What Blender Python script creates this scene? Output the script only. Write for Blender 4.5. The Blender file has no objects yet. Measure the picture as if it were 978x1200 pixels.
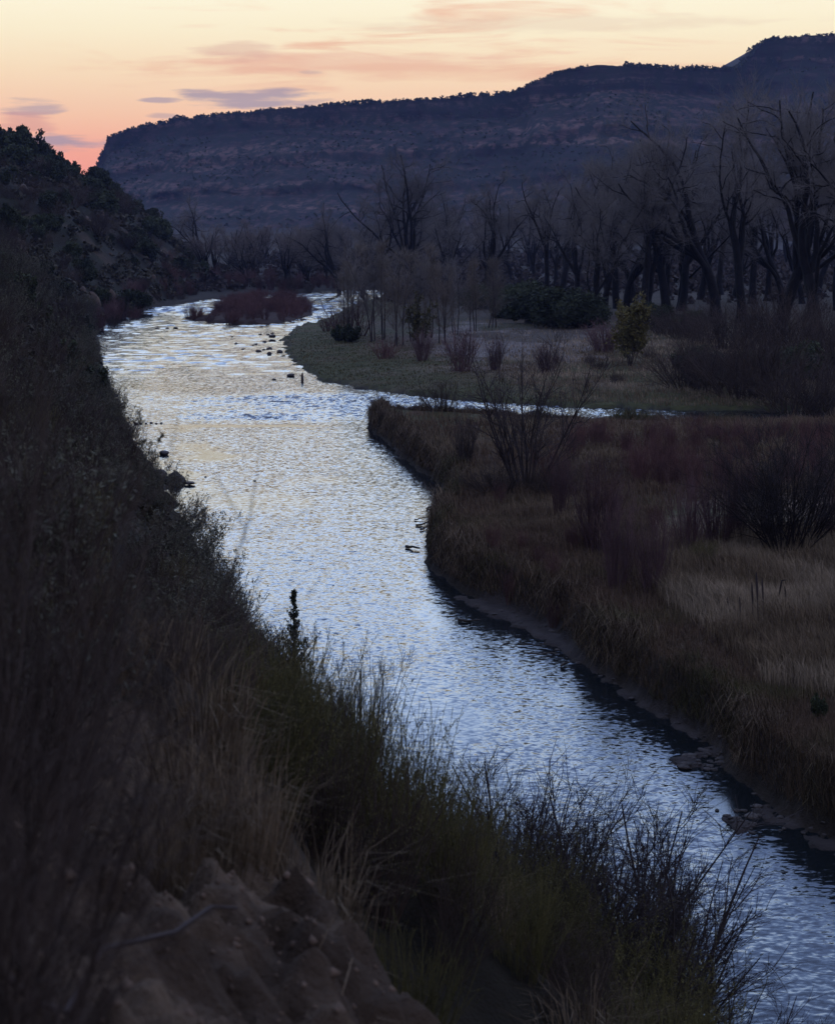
import bpy, math, random
import numpy as np

rng = np.random.default_rng(11)
random.seed(5)
SC = bpy.context.scene
COL = SC.collection

# ------------------------------------------------------------------ camera
CAM_H = 14.0
F = 50.0 / 24.0 * 978.0
HOR = 262.0
PITCH = math.atan((600.0 - HOR) / F)


def P(px, py, z=0.0):
    """point of the photograph -> place on the horizontal plane of height z"""
    cx, cy = (px - 489.0) / F, (600.0 - py) / F
    c, s = math.cos(PITCH), math.sin(PITCH)
    dy = c + cy * s
    dz = -s + cy * c
    t = (z - CAM_H) / dz
    return (cx * t, dy * t)


def PA(px, py, z=0.0):
    cx, cy = (px - 489.0) / F, (600.0 - py) / F
    c, s = math.cos(PITCH), math.sin(PITCH)
    dy = c + cy * s
    dz = -s + cy * c
    t = (z - CAM_H) / dz
    return cx * t, dy * t


def at_dist(px, py, Y):
    """point seen at px,py whose distance along the valley is Y"""
    cx, cy = (px - 489.0) / F, (600.0 - py) / F
    c, s = math.cos(PITCH), math.sin(PITCH)
    dy = c + cy * s
    dz = -s + cy * c
    t = Y / dy
    return (cx * t, Y, CAM_H + dz * t)


# ------------------------------------------------------------------ noise
def _hash(ix, iy, seed):
    h = (ix.astype(np.int64) * 374761393 + iy.astype(np.int64) * 668265263 + seed * 974711) & 0x7FFFFFFF
    h = ((h ^ (h >> 13)) * 1274126177) & 0x7FFFFFFF
    h = h ^ (h >> 16)
    return (h & 0xFFFF) / 65535.0


def vnoise(x, y, seed=0):
    x = np.asarray(x, float); y = np.asarray(y, float)
    ix, iy = np.floor(x), np.floor(y)
    fx, fy = x - ix, y - iy
    fx = fx * fx * (3 - 2 * fx); fy = fy * fy * (3 - 2 * fy)
    a = _hash(ix, iy, seed); b = _hash(ix + 1, iy, seed)
    c = _hash(ix, iy + 1, seed); d = _hash(ix + 1, iy + 1, seed)
    return (a * (1 - fx) + b * fx) * (1 - fy) + (c * (1 - fx) + d * fx) * fy


def fbm(x, y, seed=0, octs=4):
    v, a, t = 0, 0.5, 0
    for o in range(octs):
        v = v + a * vnoise(x * 2 ** o, y * 2 ** o, seed + o * 17)
        t += a; a *= 0.5
    return v / t


def smooth(e0, e1, x):
    t = np.clip((x - e0) / (e1 - e0), 0, 1)
    return t * t * (3 - 2 * t)


# ------------------------------------------------------------------ river outline
# (x, y, kind of bank): L steep left slope, C cut bank, G gentle green bank, F far bank
RIV = []
def seg(kind, pts, z=0.0):
    for p in pts:
        RIV.append((*P(p[0], p[1], z), kind))
for w in ((20, -30), (17, 0), (12, 10), (7, 20)):
    RIV.append((*w, 'L'))
seg('L', [(660, 1230), (555, 1100), (440, 950), (355, 830), (285, 720), (240, 650), (205, 590), (172, 540),
          (150, 505), (135, 470), (118, 420), (112, 388), (135, 372), (170, 362.5), (215, 355.5)])
seg('F', [(260, 350), (300, 347), (350, 343.8), (400, 341), (440, 340), (470, 342)])
seg('G', [(440, 350), (410, 359), (385, 373), (345, 386), (333, 396), (333, 405), (346, 425), (372, 444), (420, 455),
          (480, 463), (540, 470), (600, 474), (700, 478), (815, 481), (1000, 483), (1200, 483)])
seg('C', [(1200, 497), (1000, 494), (815, 491.5), (700, 489), (600, 485.5), (540, 481.5), (470, 478)], 1.3)
seg('C', [(436, 491), (430, 498), (436, 506), (455, 521), (480, 545), (500, 556), (515, 570), (522, 585), (518, 597),
          (505, 620), (497, 640), (500, 656), (510, 672), (530, 690), (560, 701), (600, 716), (640, 736), (660, 751),
          (690, 781), (720, 801), (760, 831), (800, 851), (838, 881), (850, 901), (880, 931), (930, 966), (978, 987)])
seg('C', [(1080, 1045), (1300, 1180)])
for w in ((30, 24), (36, 5), (40, -30)):
    RIV.append((*w, 'C'))
RX = np.array([r[0] for r in RIV]); RY = np.array([r[1] for r in RIV]); RK = [r[2] for r in RIV]

ISLE = np.array([P(*p) for p in [(213, 373), (245, 378.5), (300, 381), (340, 378), (366, 370), (374, 362), (352, 352),
                                 (305, 349.5), (272, 353), (255, 362), (235, 370)]])


def poly_dist(x, y, px, py):
    """signed distance (positive inside) and nearest edge index"""
    n = len(px)
    best = np.full(x.shape, 1e18); idx = np.zeros(x.shape, int); ins = np.zeros(x.shape, bool)
    for i in range(n):
        x0, y0, x1, y1 = px[i], py[i], px[(i + 1) % n], py[(i + 1) % n]
        dx, dy = x1 - x0, y1 - y0
        t = np.clip(((x - x0) * dx + (y - y0) * dy) / (dx * dx + dy * dy + 1e-12), 0, 1)
        d = (x - x0 - t * dx) ** 2 + (y - y0 - t * dy) ** 2
        m = d < best
        best[m] = d[m]; idx[m] = i
        c = ((y0 > y) != (y1 > y)) & (x < (x1 - x0) * (y - y0) / (y1 - y0 + 1e-18) + x0)
        ins ^= c
    d = np.sqrt(best)
    return np.where(ins, d, -d), idx


# the hill on the left: its foot follows the left bank and then turns back into the valley
HILL = [(RX[i], RY[i]) for i in range(len(RX)) if RK[i] == 'L' and RY[i] < 285]
HILL = [(x - 0.4, y) for x, y in HILL] + [(-44, 300), (-43, 340), (-43, 380), (-50, 440), (-64, 520), (-90, 600), (-150, 700), (-400, 900), (-700, 900), (-700, -200), (20, -200)]
HX = np.array([h[0] for h in HILL]); HY = np.array([h[1] for h in HILL])

MUD = [[(524, 697), (560, 703), (610, 712), (655, 735), (692, 776), (670, 777), (640, 757), (608, 738), (563, 718)],
       [(772, 895), (795, 887), (826, 883), (836, 892), (822, 899), (798, 902)],
       [(826, 938), (838, 944), (856, 953), (888, 966), (888, 978), (862, 978), (842, 966), (830, 952)],
       [(688, 779), (740, 813), (800, 849), (842, 879), (838, 888), (800, 859), (750, 827), (690, 789)],
       [(866, 930), (905, 948), (960, 976), (1000, 1000), (985, 1012), (935, 988), (885, 955)]]
MUD = [np.array([P(*p) for p in m]) for m in MUD]
MUDH = (0.07, 0.06, 0.07, 0.05, 0.05)
KN = np.array([[-1.9, 6.0]])


def terrain(x, y, want_mask=False):
    shp = x.shape
    x = x.ravel().astype(float); y = y.ravel().astype(float)
    wob = (fbm(x * 0.9, y * 0.9, 3, 3) - 0.5) * np.clip(0.35 + y * 0.006, 0.3, 1.5)
    d, idx = poly_dist(x, y, RX, RY)
    kind = np.array([{'L': 0, 'C': 1, 'G': 2, 'F': 3}[k] for k in RK])[idx]
    wob = wob * np.where((kind == 2) & (y < 260), 2.4, 1.0)
    dl = -d + wob                       # distance on land from the water
    n1 = fbm(x * 0.08, y * 0.08, 21, 4) - 0.5
    n2 = fbm(x * 0.5, y * 0.5, 31, 4) - 0.5
    n3 = fbm(x * 2.2, y * 2.2, 41, 4) - 0.5
    pos = np.maximum(dl, 0)
    cut = 1.35 * smooth(0.0, 0.6, dl) + 0.5 * smooth(1.0, 12, dl) + 0.012 * np.clip(pos - 12, 0, 60)
    cut += (n2 * 0.5 + n1 * 0.8) * smooth(0.5, 4, dl)
    gen = 0.28 * smooth(0, 0.6, dl) + 0.055 * np.clip(pos, 0, 24) + 0.012 * np.clip(pos - 24, 0, 60) + n1 * 0.5 * smooth(2, 12, dl) + n2 * 0.15 * smooth(.5, 2, dl)
    far = 0.5 * smooth(0, 1.5, dl) + 0.03 * np.clip(pos, 0, 80) + n1 * 0.6 * smooth(2, 12, dl)
    lef = 0.4 * smooth(0, 0.6, dl) + 0.02 * np.clip(pos, 0, 30)
    z = np.choose(kind, [lef, cut, gen, far])
    wet = -np.minimum(np.maximum(-dl, 0) * 0.35, 1.3)
    z = np.where(dl > 0, z, wet)
    # island
    di, _ = poly_dist(x, y, ISLE[:, 0], ISLE[:, 1])
    di = di + wob * 1.2
    z = np.where((di > 0) & (dl < 0), 0.4 * smooth(0, 3.5, di) + 0.1, z)
    # mud bars
    mud = np.zeros(x.shape)
    for m, h in zip(MUD, MUDH):
        dm, _ = poly_dist(x, y, m[:, 0], m[:, 1])
        dm = dm + (fbm(x * 2.3, y * 2.3, 77, 4) - 0.5) * 1.1
        mm = smooth(-0.15, 0.25, dm)
        z = np.where(z < h, z * (1 - mm) + (h + 0.05 * n3) * mm, z)
        mud = np.maximum(mud, mm)
    # left hill
    dh, _ = poly_dist(x, y, HX, HY)
    dh = dh + (fbm(x * 0.05, y * 0.05, 51, 3) - 0.5) * np.clip((dh - 6) * 0.35, 0, 12)
    dp = np.maximum(dh, 0)
    hill = 60 * (1 - np.exp(-dp / 54.0))
    gul = fbm(x * 0.03 + y * 0.012, y * 0.05, 61, 4) - 0.5
    hill += gul * np.clip(dp * 0.35, 0, 9) + (n2 * 0.9) * smooth(1, 6, dp) + n3 * 0.25 * smooth(0.5, 3, dp)
    # rock steps on the far spur
    hill = hill * (1 - .11 * smooth(190, 300, y))
    step = np.floor(hill / 4.5 + n1) * 4.5
    hill = hill * 0.75 + 0.25 * (step + 4.5 * smooth(0.2, 0.8, (hill / 4.5 + n1) % 1.0)) if True else hill
    # knoll of loose soil right under the camera
    r2 = (x + 1.0) ** 2 / 2.6 ** 2 + (y - 7.0) ** 2 / 5.0 ** 2
    kn = np.exp(-r2 ** 1.5)
    hill = hill - 1.75 * (1 - smooth(8, 17, y))
    xc = 0.05 - 0.21 * (y - 6.5)
    hill = hill - 1.1 * smooth(0, 1.5, x - xc + n2 * .5) * (1 - smooth(13, 18, y)) + kn * (n3 * 0.4 + (fbm(x * 4 + y * 1.5, y * 2.6, 91, 5) - 0.5) * 0.42 - np.abs(vnoise(x * 2.1 + y, y * 1.3 - x, 93) - .5) * .25 + (fbm(x * 9 + y * 3, y * 6, 94, 3) - .5) * .2)
    hill = np.where((np.hypot(x, y) < 3.0), np.minimum(hill, 11.9), hill)
    z = np.where(dh > 0, np.maximum(z, np.minimum(dp * 2, 0.2) * 0 + hill), z)
    # ground rises towards the foot of the mesa
    z = z + np.clip((y - 600) * 0.012, 0, 12)
    z = z.reshape(shp)
    if want_mask:
        return z, dl.reshape(shp), kind.reshape(shp), dh.reshape(shp), mud.reshape(shp), di.reshape(shp), kn.reshape(shp)
    return z


def H(x, y):
    return float(terrain(np.array([float(x)]), np.array([float(y)]))[0])


# ------------------------------------------------------------------ mesh helpers
def mk(name, V, faces, mat=None, parent=None, loc=None, col=None, smooth_=False, link=True, uvw=None):
    """faces: list of int arrays (M,k)"""
    me = bpy.data.meshes.new(name)
    V = np.asarray(V, np.float32)
    me.vertices.add(len(V)); me.vertices.foreach_set('co', V.ravel())
    faces = [np.asarray(f, np.int32) for f in faces if len(f)]
    nl = sum(f.size for f in faces); nf = sum(len(f) for f in faces)
    me.loops.add(nl); me.polygons.add(nf)
    me.loops.foreach_set('vertex_index', np.concatenate([f.ravel() for f in faces]))
    st, tot, o = [], [], 0
    for f in faces:
        k = f.shape[1]
        st.append(o + np.arange(len(f)) * k); tot.append(np.full(len(f), k)); o += f.size
    me.polygons.foreach_set('loop_start', np.concatenate(st).astype(np.int32))
    me.polygons.foreach_set('loop_total', np.concatenate(tot).astype(np.int32))
    if smooth_:
        me.polygons.foreach_set('use_smooth', np.ones(nf, bool))
    if col is not None:
        a = me.attributes.new('Col', 'FLOAT_COLOR', 'POINT')
        c = np.ones((len(V), 4), np.float32); c[:, :3] = col
        a.data.foreach_set('color', c.ravel())
    if uvw is not None:
        for k, v in uvw.items():
            a = me.attributes.new(k, 'FLOAT', 'POINT'); a.data.foreach_set('value', np.asarray(v, np.float32))
    me.update(calc_edges=True)
    if mat: me.materials.append(mat)
    if not link: return me
    ob = bpy.data.objects.new(name, me); COL.objects.link(ob)
    if parent: ob.parent = parent
    if loc is not None: ob.location = loc
    return ob


class Tubes:
    def __init__(s): s.b = []
    def add(s, pts, rad, sides=4): s.b.append((pts, rad, sides))
    def arrays(s, col=None):
        VV, FF, o = [], {}, 0
        for pts, R, k in s.b:
            M, n, _ = pts.shape
            if M == 0: continue
            T = np.gradient(pts, axis=1)
            T /= np.linalg.norm(T, axis=2, keepdims=True) + 1e-9
            ref = np.where(np.abs(T[:, :, 2:3]) < 0.8, np.array([0, 0, 1.0]), np.array([1.0, 0, 0]))
            ref = np.broadcast_to(ref[:, :1], T.shape)
            U = np.cross(T, ref); U /= np.linalg.norm(U, axis=2, keepdims=True) + 1e-9
            W = np.cross(T, U)
            a = np.arange(k) * 2 * math.pi / k
            ring = pts[:, :, None] + R[:, :, None, None] * (U[:, :, None] * np.cos(a)[:, None] + W[:, :, None] * np.sin(a)[:, None])
            VV.append(ring.reshape(-1, 3))
            m = np.arange(M)[:, None, None] * n * k; i = np.arange(n - 1)[None, :, None] * k; j = np.arange(k)[None, None]
            j2 = (j + 1) % k
            q = np.stack([m + i + j, m + i + j2, m + i + k + j2, m + i + k + j], -1).reshape(-1, 4) + o
            FF.setdefault(4, []).append(q)
            o += M * n * k
        return np.concatenate(VV), [np.concatenate(FF[4])]
    def mesh(s, name, mat, sm=True):
        V, Fc = s.arrays()
        return mk(name, V, Fc, mat, link=False, smooth_=sm)


def norm(v): return v / (np.linalg.norm(v, axis=-1, keepdims=True) + 1e-9)


def branch(p, d, L, r0, r1, n, wig, trop, r, taper=1.0):
    M = len(p)
    L = np.broadcast_to(np.asarray(L, float), (M,)); r0 = np.broadcast_to(np.asarray(r0, float), (M,)); r1 = np.broadcast_to(np.asarray(r1, float), (M,))
    pts = [p]; ds = [d]
    drift = r.normal(size=(M, 3)) * wig * 0.28
    for i in range(n):
        d = norm(d + r.normal(size=(M, 3)) * wig + drift + np.array([0, 0, trop]))
        p = p + d * (L / n)[:, None]
        pts.append(p); ds.append(d)
    t = (np.arange(n + 1) / n) ** taper
    R = r0[:, None] * (1 - t) + r1[:, None] * t
    return np.stack(pts, 1), np.stack(ds, 1), R


def kids(pts, ds, R, k, f0, f1, ang, sd, r):
    M, n, _ = pts.shape
    f = r.uniform(f0, f1, (M, k)); g = f * (n - 1); i = np.minimum(g.astype(int), n - 2); w = (g - i)[..., None]
    m = np.arange(M)[:, None]
    p = pts[m, i] * (1 - w) + pts[m, i + 1] * w
    d = norm(ds[m, i] * (1 - w) + ds[m, i + 1] * w)
    rr = (R[m, i] * (1 - w[..., 0]) + R[m, i + 1] * w[..., 0]).ravel()
    p = p.reshape(-1, 3); d = d.reshape(-1, 3)
    q = norm(np.cross(d, r.normal(size=d.shape)))
    a = np.radians(r.normal(ang, sd, len(d)))[:, None]
    return p, norm(d * np.cos(a) + q * np.sin(a)), f.ravel(), rr


# ------------------------------------------------------------------ materials
def new_mat(name):
    m = bpy.data.materials.new(name); m.use_nodes = True
    nt = m.node_tree; nt.nodes.clear()
    out = nt.nodes.new('ShaderNodeOutputMaterial')
    b = nt.nodes.new('ShaderNodeBsdfPrincipled')
    nt.links.new(b.outputs[0], out.inputs[0])
    return m, nt, b, out


def simple(name, c1, c2, scale=3.0, rough=0.9, spec=0.15, objvar=0.3, bump=0.0, bscale=20, coord='Object'):
    m, nt, b, out = new_mat(name)
    N, Lk = nt.nodes.new, nt.links.new
    tc = N('ShaderNodeTexCoord'); no = N('ShaderNodeTexNoise'); no.inputs['Scale'].default_value = scale; no.inputs['Detail'].default_value = 4
    Lk(tc.outputs[coord], no.inputs['Vector'])
    cr = N('ShaderNodeValToRGB'); cr.color_ramp.elements[0].position = 0.3; cr.color_ramp.elements[1].position = 0.7
    cr.color_ramp.elements[0].color = (*np.array(c1) * (1.0, .92, .84), 1); cr.color_ramp.elements[1].color = (*np.array(c2) * (1.0, .92, .84), 1)
    Lk(no.outputs['Fac'], cr.inputs[0])
    oi = N('ShaderNodeObjectInfo'); mr = N('ShaderNodeMapRange'); mr.inputs['To Min'].default_value = 1 - objvar; mr.inputs['To Max'].default_value = 1 + objvar
    Lk(oi.outputs['Random'], mr.inputs['Value'])
    mx = N('ShaderNodeVectorMath'); mx.operation = 'SCALE'
    Lk(cr.outputs[0], mx.inputs[0]); Lk(mr.outputs[0], mx.inputs['Scale'])
    Lk(mx.outputs[0], b.inputs['Base Color'])
    b.inputs['Roughness'].default_value = rough; b.inputs['Specular IOR Level'].default_value = spec
    if bump:
        n2 = N('ShaderNodeTexNoise'); n2.inputs['Scale'].default_value = bscale; n2.inputs['Detail'].default_value = 6
        Lk(tc.outputs[coord], n2.inputs['Vector'])
        bp = N('ShaderNodeBump'); bp.inputs['Strength'].default_value = 0.8; bp.inputs['Distance'].default_value = bump
        Lk(n2.outputs['Fac'], bp.inputs['Height']); Lk(bp.outputs[0], b.inputs['Normal'])
    return m


def attr_mat(name, rough=0.95, spec=0.1, noise=0.35, nscale=2.0, bump=0.0, bscale=8.0):
    m, nt, b, out = new_mat(name)
    N, Lk = nt.nodes.new, nt.links.new
    at = N('ShaderNodeAttribute'); at.attribute_name = 'Col'
    tc = N('ShaderNodeTexCoord'); no = N('ShaderNodeTexNoise'); no.inputs['Scale'].default_value = nscale; no.inputs['Detail'].default_value = 6
    Lk(tc.outputs['Object'], no.inputs['Vector'])
    mr = N('ShaderNodeMapRange'); mr.inputs['From Min'].default_value = 0.25; mr.inputs['From Max'].default_value = 0.75
    mr.inputs['To Min'].default_value = 1 - noise; mr.inputs['To Max'].default_value = 1 + noise
    Lk(no.outputs['Fac'], mr.inputs['Value'])
    mx = N('ShaderNodeVectorMath'); mx.operation = 'SCALE'
    Lk(at.outputs['Color'], mx.inputs[0]); Lk(mr.outputs[0], mx.inputs['Scale']); Lk(mx.outputs[0], b.inputs['Base Color'])
    b.inputs['Roughness'].default_value = rough; b.inputs['Specular IOR Level'].default_value = spec
    if bump:
        n2 = N('ShaderNodeTexNoise'); n2.inputs['Scale'].default_value = bscale; n2.inputs['Detail'].default_value = 8; n2.inputs['Roughness'].default_value = 0.65
        Lk(tc.outputs['Object'], n2.inputs['Vector'])
        bp = N('ShaderNodeBump'); bp.inputs['Distance'].default_value = bump
        n3_ = N('ShaderNodeTexNoise'); n3_.inputs['Scale'].default_value = bscale * 6; n3_.inputs['Detail'].default_value = 5
        Lk(tc.outputs['Object'], n3_.inputs['Vector'])
        mm_ = N('ShaderNodeMath'); mm_.operation = 'MULTIPLY_ADD'; mm_.inputs[1].default_value = .28; Lk(n3_.outputs['Fac'], mm_.inputs[0]); Lk(n2.outputs['Fac'], mm_.inputs[2])
        Lk(mm_.outputs[0], bp.inputs['Height']); Lk(bp.outputs[0], b.inputs['Normal'])
    return m


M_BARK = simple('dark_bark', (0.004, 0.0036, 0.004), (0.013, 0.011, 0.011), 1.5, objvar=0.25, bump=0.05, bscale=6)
M_TWIG = simple('grey_twigs', (0.10, 0.093, 0.095), (0.165, 0.155, 0.155), 0.3, objvar=0.2)
M_TWIGF = simple('far_twigs', (0.10, 0.085, 0.08), (0.16, 0.135, 0.125), 0.3, objvar=0.25)
M_PALE = simple('pale_twigs', (0.11, 0.095, 0.082), (0.18, 0.155, 0.135), 0.6, objvar=0.2)
M_RED = simple('red_willow_stems', (0.068, 0.034, 0.035), (0.125, 0.064, 0.060), 0.8, objvar=0.3)
M_DARKTWIG = simple('dark_twigs', (0.022, 0.017, 0.018), (0.05, 0.04, 0.04), 0.8, objvar=0.3)
M_PURP = simple('purple_brown_stems', (0.060, 0.034, 0.040), (0.125, 0.078, 0.082), 0.8, objvar=0.3)
M_BROWN = simple('brown_twigs', (0.032, 0.023, 0.021), (0.068, 0.051, 0.043), 0.8, objvar=0.3)
M_STRAW = simple('straw', (0.085, 0.063, 0.042), (0.17, 0.13, 0.085), 2, objvar=0.3)
M_SAGE = simple('sage_leaves', (0.055, 0.060, 0.044), (0.125, 0.125, 0.094), 2, objvar=0.35)
M_OLIVE = simple('olive_leaves', (0.046, 0.046, 0.020), (0.125, 0.112, 0.044), 2, objvar=0.35)
M_YELL = simple('yellow_green_leaves', (0.075, 0.070, 0.024), (0.14, 0.12, 0.042), 1, objvar=0.2)
M_JUN = simple('juniper_green', (0.020, 0.028, 0.016), (0.055, 0.066, 0.036), 0.8, objvar=0.35)
M_ROCK = simple('wet_rock', (0.03, 0.027, 0.027), (0.075, 0.066, 0.062), 3, rough=0.8, spec=0.2, objvar=0.3, bump=0.05, bscale=5)
M_SAND = simple('sandstone', (0.05, 0.04, 0.034), (0.11, 0.085, 0.07), 0.7, objvar=0.25, bump=0.15, bscale=2)
M_WOOD = simple('weathered_wood', (0.03, 0.026, 0.024), (0.07, 0.06, 0.052), 4, objvar=0.3)
M_ROAD = simple('pale_gravel', (0.08, 0.072, 0.068), (0.13, 0.115, 0.105), 2, objvar=0)
M_GRASS = attr_mat('grass_blades', noise=0.25, nscale=0.6)


# ------------------------------------------------------------------ tagging
def tag(o, label=None, cat=None, group=None, kind=None):
    if label: o['label'] = label
    if cat: o['category'] = cat
    if group: o['group'] = group
    if kind: o['kind'] = kind
    return o


class Kit:
    """one kind of plant: shared meshes; the first mesh is the thing itself, the others its parts"""
    def __init__(s, name, cat, parts):
        s.name, s.cat, s.parts = name, cat, parts      # parts: [(part_name, mesh)]
        s.h = 1.0
        for _, me in parts:
            if me is None: continue
            c = np.zeros(len(me.vertices) * 3, np.float32); me.vertices.foreach_get('co', c)
            s.h = max(s.h if s.h != 1.0 else 0, float(np.percentile(c[2::3], 99.7)))
    def place(s, loc, rz=0, scale=1.0, label=None, group=None, tilt=(0, 0), parts=True):
        if len(s.parts) == 1:
            root = bpy.data.objects.new(s.name, s.parts[0][1])
        else:
            root = bpy.data.objects.new(s.name, None); root.empty_display_size = 0.3
        COL.objects.link(root)
        root.location = loc; root.rotation_euler = (tilt[0], tilt[1], rz)
        root.scale = (scale,) * 3 if np.isscalar(scale) else scale
        tag(root, label, s.cat, group)
        if len(s.parts) > 1:
            for pn, me in s.parts:
                c = bpy.data.objects.new(pn, me); COL.objects.link(c); c.parent = root
        return root


# ------------------------------------------------------------------ plants
def leaf_quads(cent, size, r, up=0.0, asp=2.2):
    n = len(cent)
    a = norm(r.normal(size=(n, 3)) + np.array([0, 0, up])); b = norm(np.cross(a, r.normal(size=(n, 3))))
    s = (size * r.uniform(0.6, 1.4, n))[:, None]
    V = np.stack([cent - a * s * asp * .5, cent + b * s * .5, cent + a * s * asp * .5, cent - b * s * .5], 1).reshape(-1, 3)
    Fq = np.arange(n * 4).reshape(-1, 4)
    return V, [Fq]


def cottonwood(seed, Ht, lean=0.0, limbs=5, detail=1.0, twmat=None, spread=22, gn=0.13, trunk=.3):
    r = np.random.default_rng(seed)
    tr, cr = Tubes(), Tubes()
    p0 = np.zeros((1, 3)); p0[:, 2] = -0.4
    a0 = r.uniform(0, 6.28)
    d0 = norm(np.array([[lean * math.cos(a0), lean * math.sin(a0), 1.0]]))
    P0, D0, R0 = branch(p0, d0, Ht * trunk, Ht * .024, Ht * .018, 8, .07, .02, r)
    R0[:, 0] *= 1.5; R0[:, 1] *= 1.15
    tr.add(P0, R0, 9)
    p, d, f, rr = kids(P0, D0, R0, limbs, .55, 1.0, spread, 11, r)
    f[:2] = 1; p[:2] = P0[0, -1]
    L = Ht * r.uniform(.46, .68, len(p))
    P1, D1, R1 = branch(p, d, L, Ht * .0150 * r.uniform(.6, 1.2, len(p)), Ht * .0026, 12, gn * .95, .085, r, .8)
    tr.add(P1, R1, 7)
    p, d, f, rr = kids(P1, D1, R1, 7, .3, 1.0, 44, 15, r)
    P2, D2, R2 = branch(p, d, Ht * .19 * (1.15 - .5 * f) * r.uniform(.6, 1.3, len(p)), rr * .66, Ht * .0013, 8, gn * 1.5, .01, r, .8)
    tr.add(P2, R2, 5)
    k3 = int(10 * detail)
    p, d, f, rr = kids(P2, D2, R2, k3, .1, 1.0, 45, 15, r)
    P3, D3, R3 = branch(p, d, Ht * .085 * r.uniform(.5, 1.4, len(p)), np.minimum(rr * .5, Ht * .0008), Ht * .0004, 4, .16, .09, r)
    cr.add(P3, R3, 3)
    p, d, f, rr = kids(P3, D3, R3, int(14 * detail), .1, 1.0, 38, 14, r)
    P4, D4, R4 = branch(p, d, Ht * .05 * r.uniform(.5, 1.5, len(p)), Ht * .00036, Ht * .0002, 2, .12, .12, r)
    cr.add(P4, R4, 3)
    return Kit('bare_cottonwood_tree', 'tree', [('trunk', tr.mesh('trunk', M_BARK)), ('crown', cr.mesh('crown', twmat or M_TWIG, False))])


def sapling(seed, Ht, mat=None, name='bare_sapling'):
    r = np.random.default_rng(seed); tr, cr = Tubes(), Tubes()
    n = 3
    p0 = np.zeros((n, 3)); p0[:, :2] = r.normal(size=(n, 2)) * .25; p0[:, 2] = -.2
    P0, D0, R0 = branch(p0, norm(np.column_stack([r.normal(size=(n, 2)) * .045, np.ones(n)])), Ht * r.uniform(.75, 1, n), Ht * .0065, Ht * .0012, 9, .035, .02, r)
    tr.add(P0, R0, 6)
    p, d, f, rr = kids(P0, D0, R0, 26, .18, 1, 40, 10, r)
    P1, D1, R1 = branch(p, d, Ht * .25 * (1.1 - .7 * f), Ht * .0022, Ht * .0007, 5, .07, .14, r)
    cr.add(P1, R1, 3)
    p, d, f, rr = kids(P1, D1, R1, 24, .1, 1, 38, 12, r)
    P2, D2, R2 = branch(p, d, Ht * .08 * r.uniform(.6, 1.3, len(p)), Ht * .0007, Ht * .0004, 3, .1, .1, r)
    cr.add(P2, R2, 3)
    return Kit(name, 'tree', [('trunk', tr.mesh('trunk', M_DARKTWIG)), ('crown', cr.mesh('crown', mat or M_PALE, False))])


def stem_shrub(seed, name, Ht, stems, fan, base, mat, k1=8, k2=6, rad=.012, wig=.06, trop=.05, k1l=.32, k2l=.12, leaf=None, cat='shrub', tip=.3):
    """bare bush of many stems rising from one foot; leaf = (material, count per twig, size)"""
    r = np.random.default_rng(seed); T = Tubes()
    a = r.uniform(0, 6.283, stems); q = np.sqrt(r.uniform(0, 1, stems))
    p0 = np.column_stack([np.cos(a) * q * base, np.sin(a) * q * base, np.full(stems, -.1)])
    out = np.tan(np.radians(fan)) * (q * .85 + .15 * r.uniform(0, 1, stems))
    d0 = norm(np.column_stack([np.cos(a) * out, np.sin(a) * out, np.ones(stems)]) + r.normal(size=(stems, 3)) * .08)
    L = Ht * r.uniform(.55, 1.05, stems)
    P0, D0, R0 = branch(p0, d0, L, rad * r.uniform(.6, 1.2, stems), rad * tip, 8, wig, trop, r)
    T.add(P0, R0, 4)
    tw = [(P0, R0)]
    if k1:
        p, d, f, rr = kids(P0, D0, R0, k1, .2, 1, 32, 12, r)
        P1, D1, R1 = branch(p, d, Ht * k1l * (1.15 - .6 * f) * r.uniform(.5, 1.2, len(p)), rr * .6, rad * tip * .6, 5, wig * 1.2, trop, r)
        T.add(P1, R1, 3); tw = [(P1, R1)]
        if k2:
            p, d, f, rr = kids(P1, D1, R1, k2, .15, 1, 35, 12, r)
            P2, D2, R2 = branch(p, d, Ht * k2l * r.uniform(.5, 1.3, len(p)), rad * tip * .6, rad * tip * .4, 3, wig * 1.5, trop, r)
            T.add(P2, R2, 3); tw.append((P2, R2))
    parts = [('stems', T.mesh('stems', mat, False))]
    if leaf:
        lm, cnt, size, up = leaf
        C = []
        for Pk, Rk in tw:
            M, n, _ = Pk.shape
            g = r.uniform(.25, 1, (M, cnt)) * (n - 1); i = np.minimum(g.astype(int), n - 2); w = (g - i)[..., None]; m = np.arange(M)[:, None]
            C.append((Pk[m, i] * (1 - w) + Pk[m, i + 1] * w).reshape(-1, 3))
        C = np.concatenate(C); C = C + r.normal(size=C.shape) * size * .4
        V, Fc = leaf_quads(C, size, r, up, 3.0)
        parts.append(('foliage', mk('foliage', V, Fc, lm, link=False)))
    return Kit(name, cat, parts)


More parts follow.
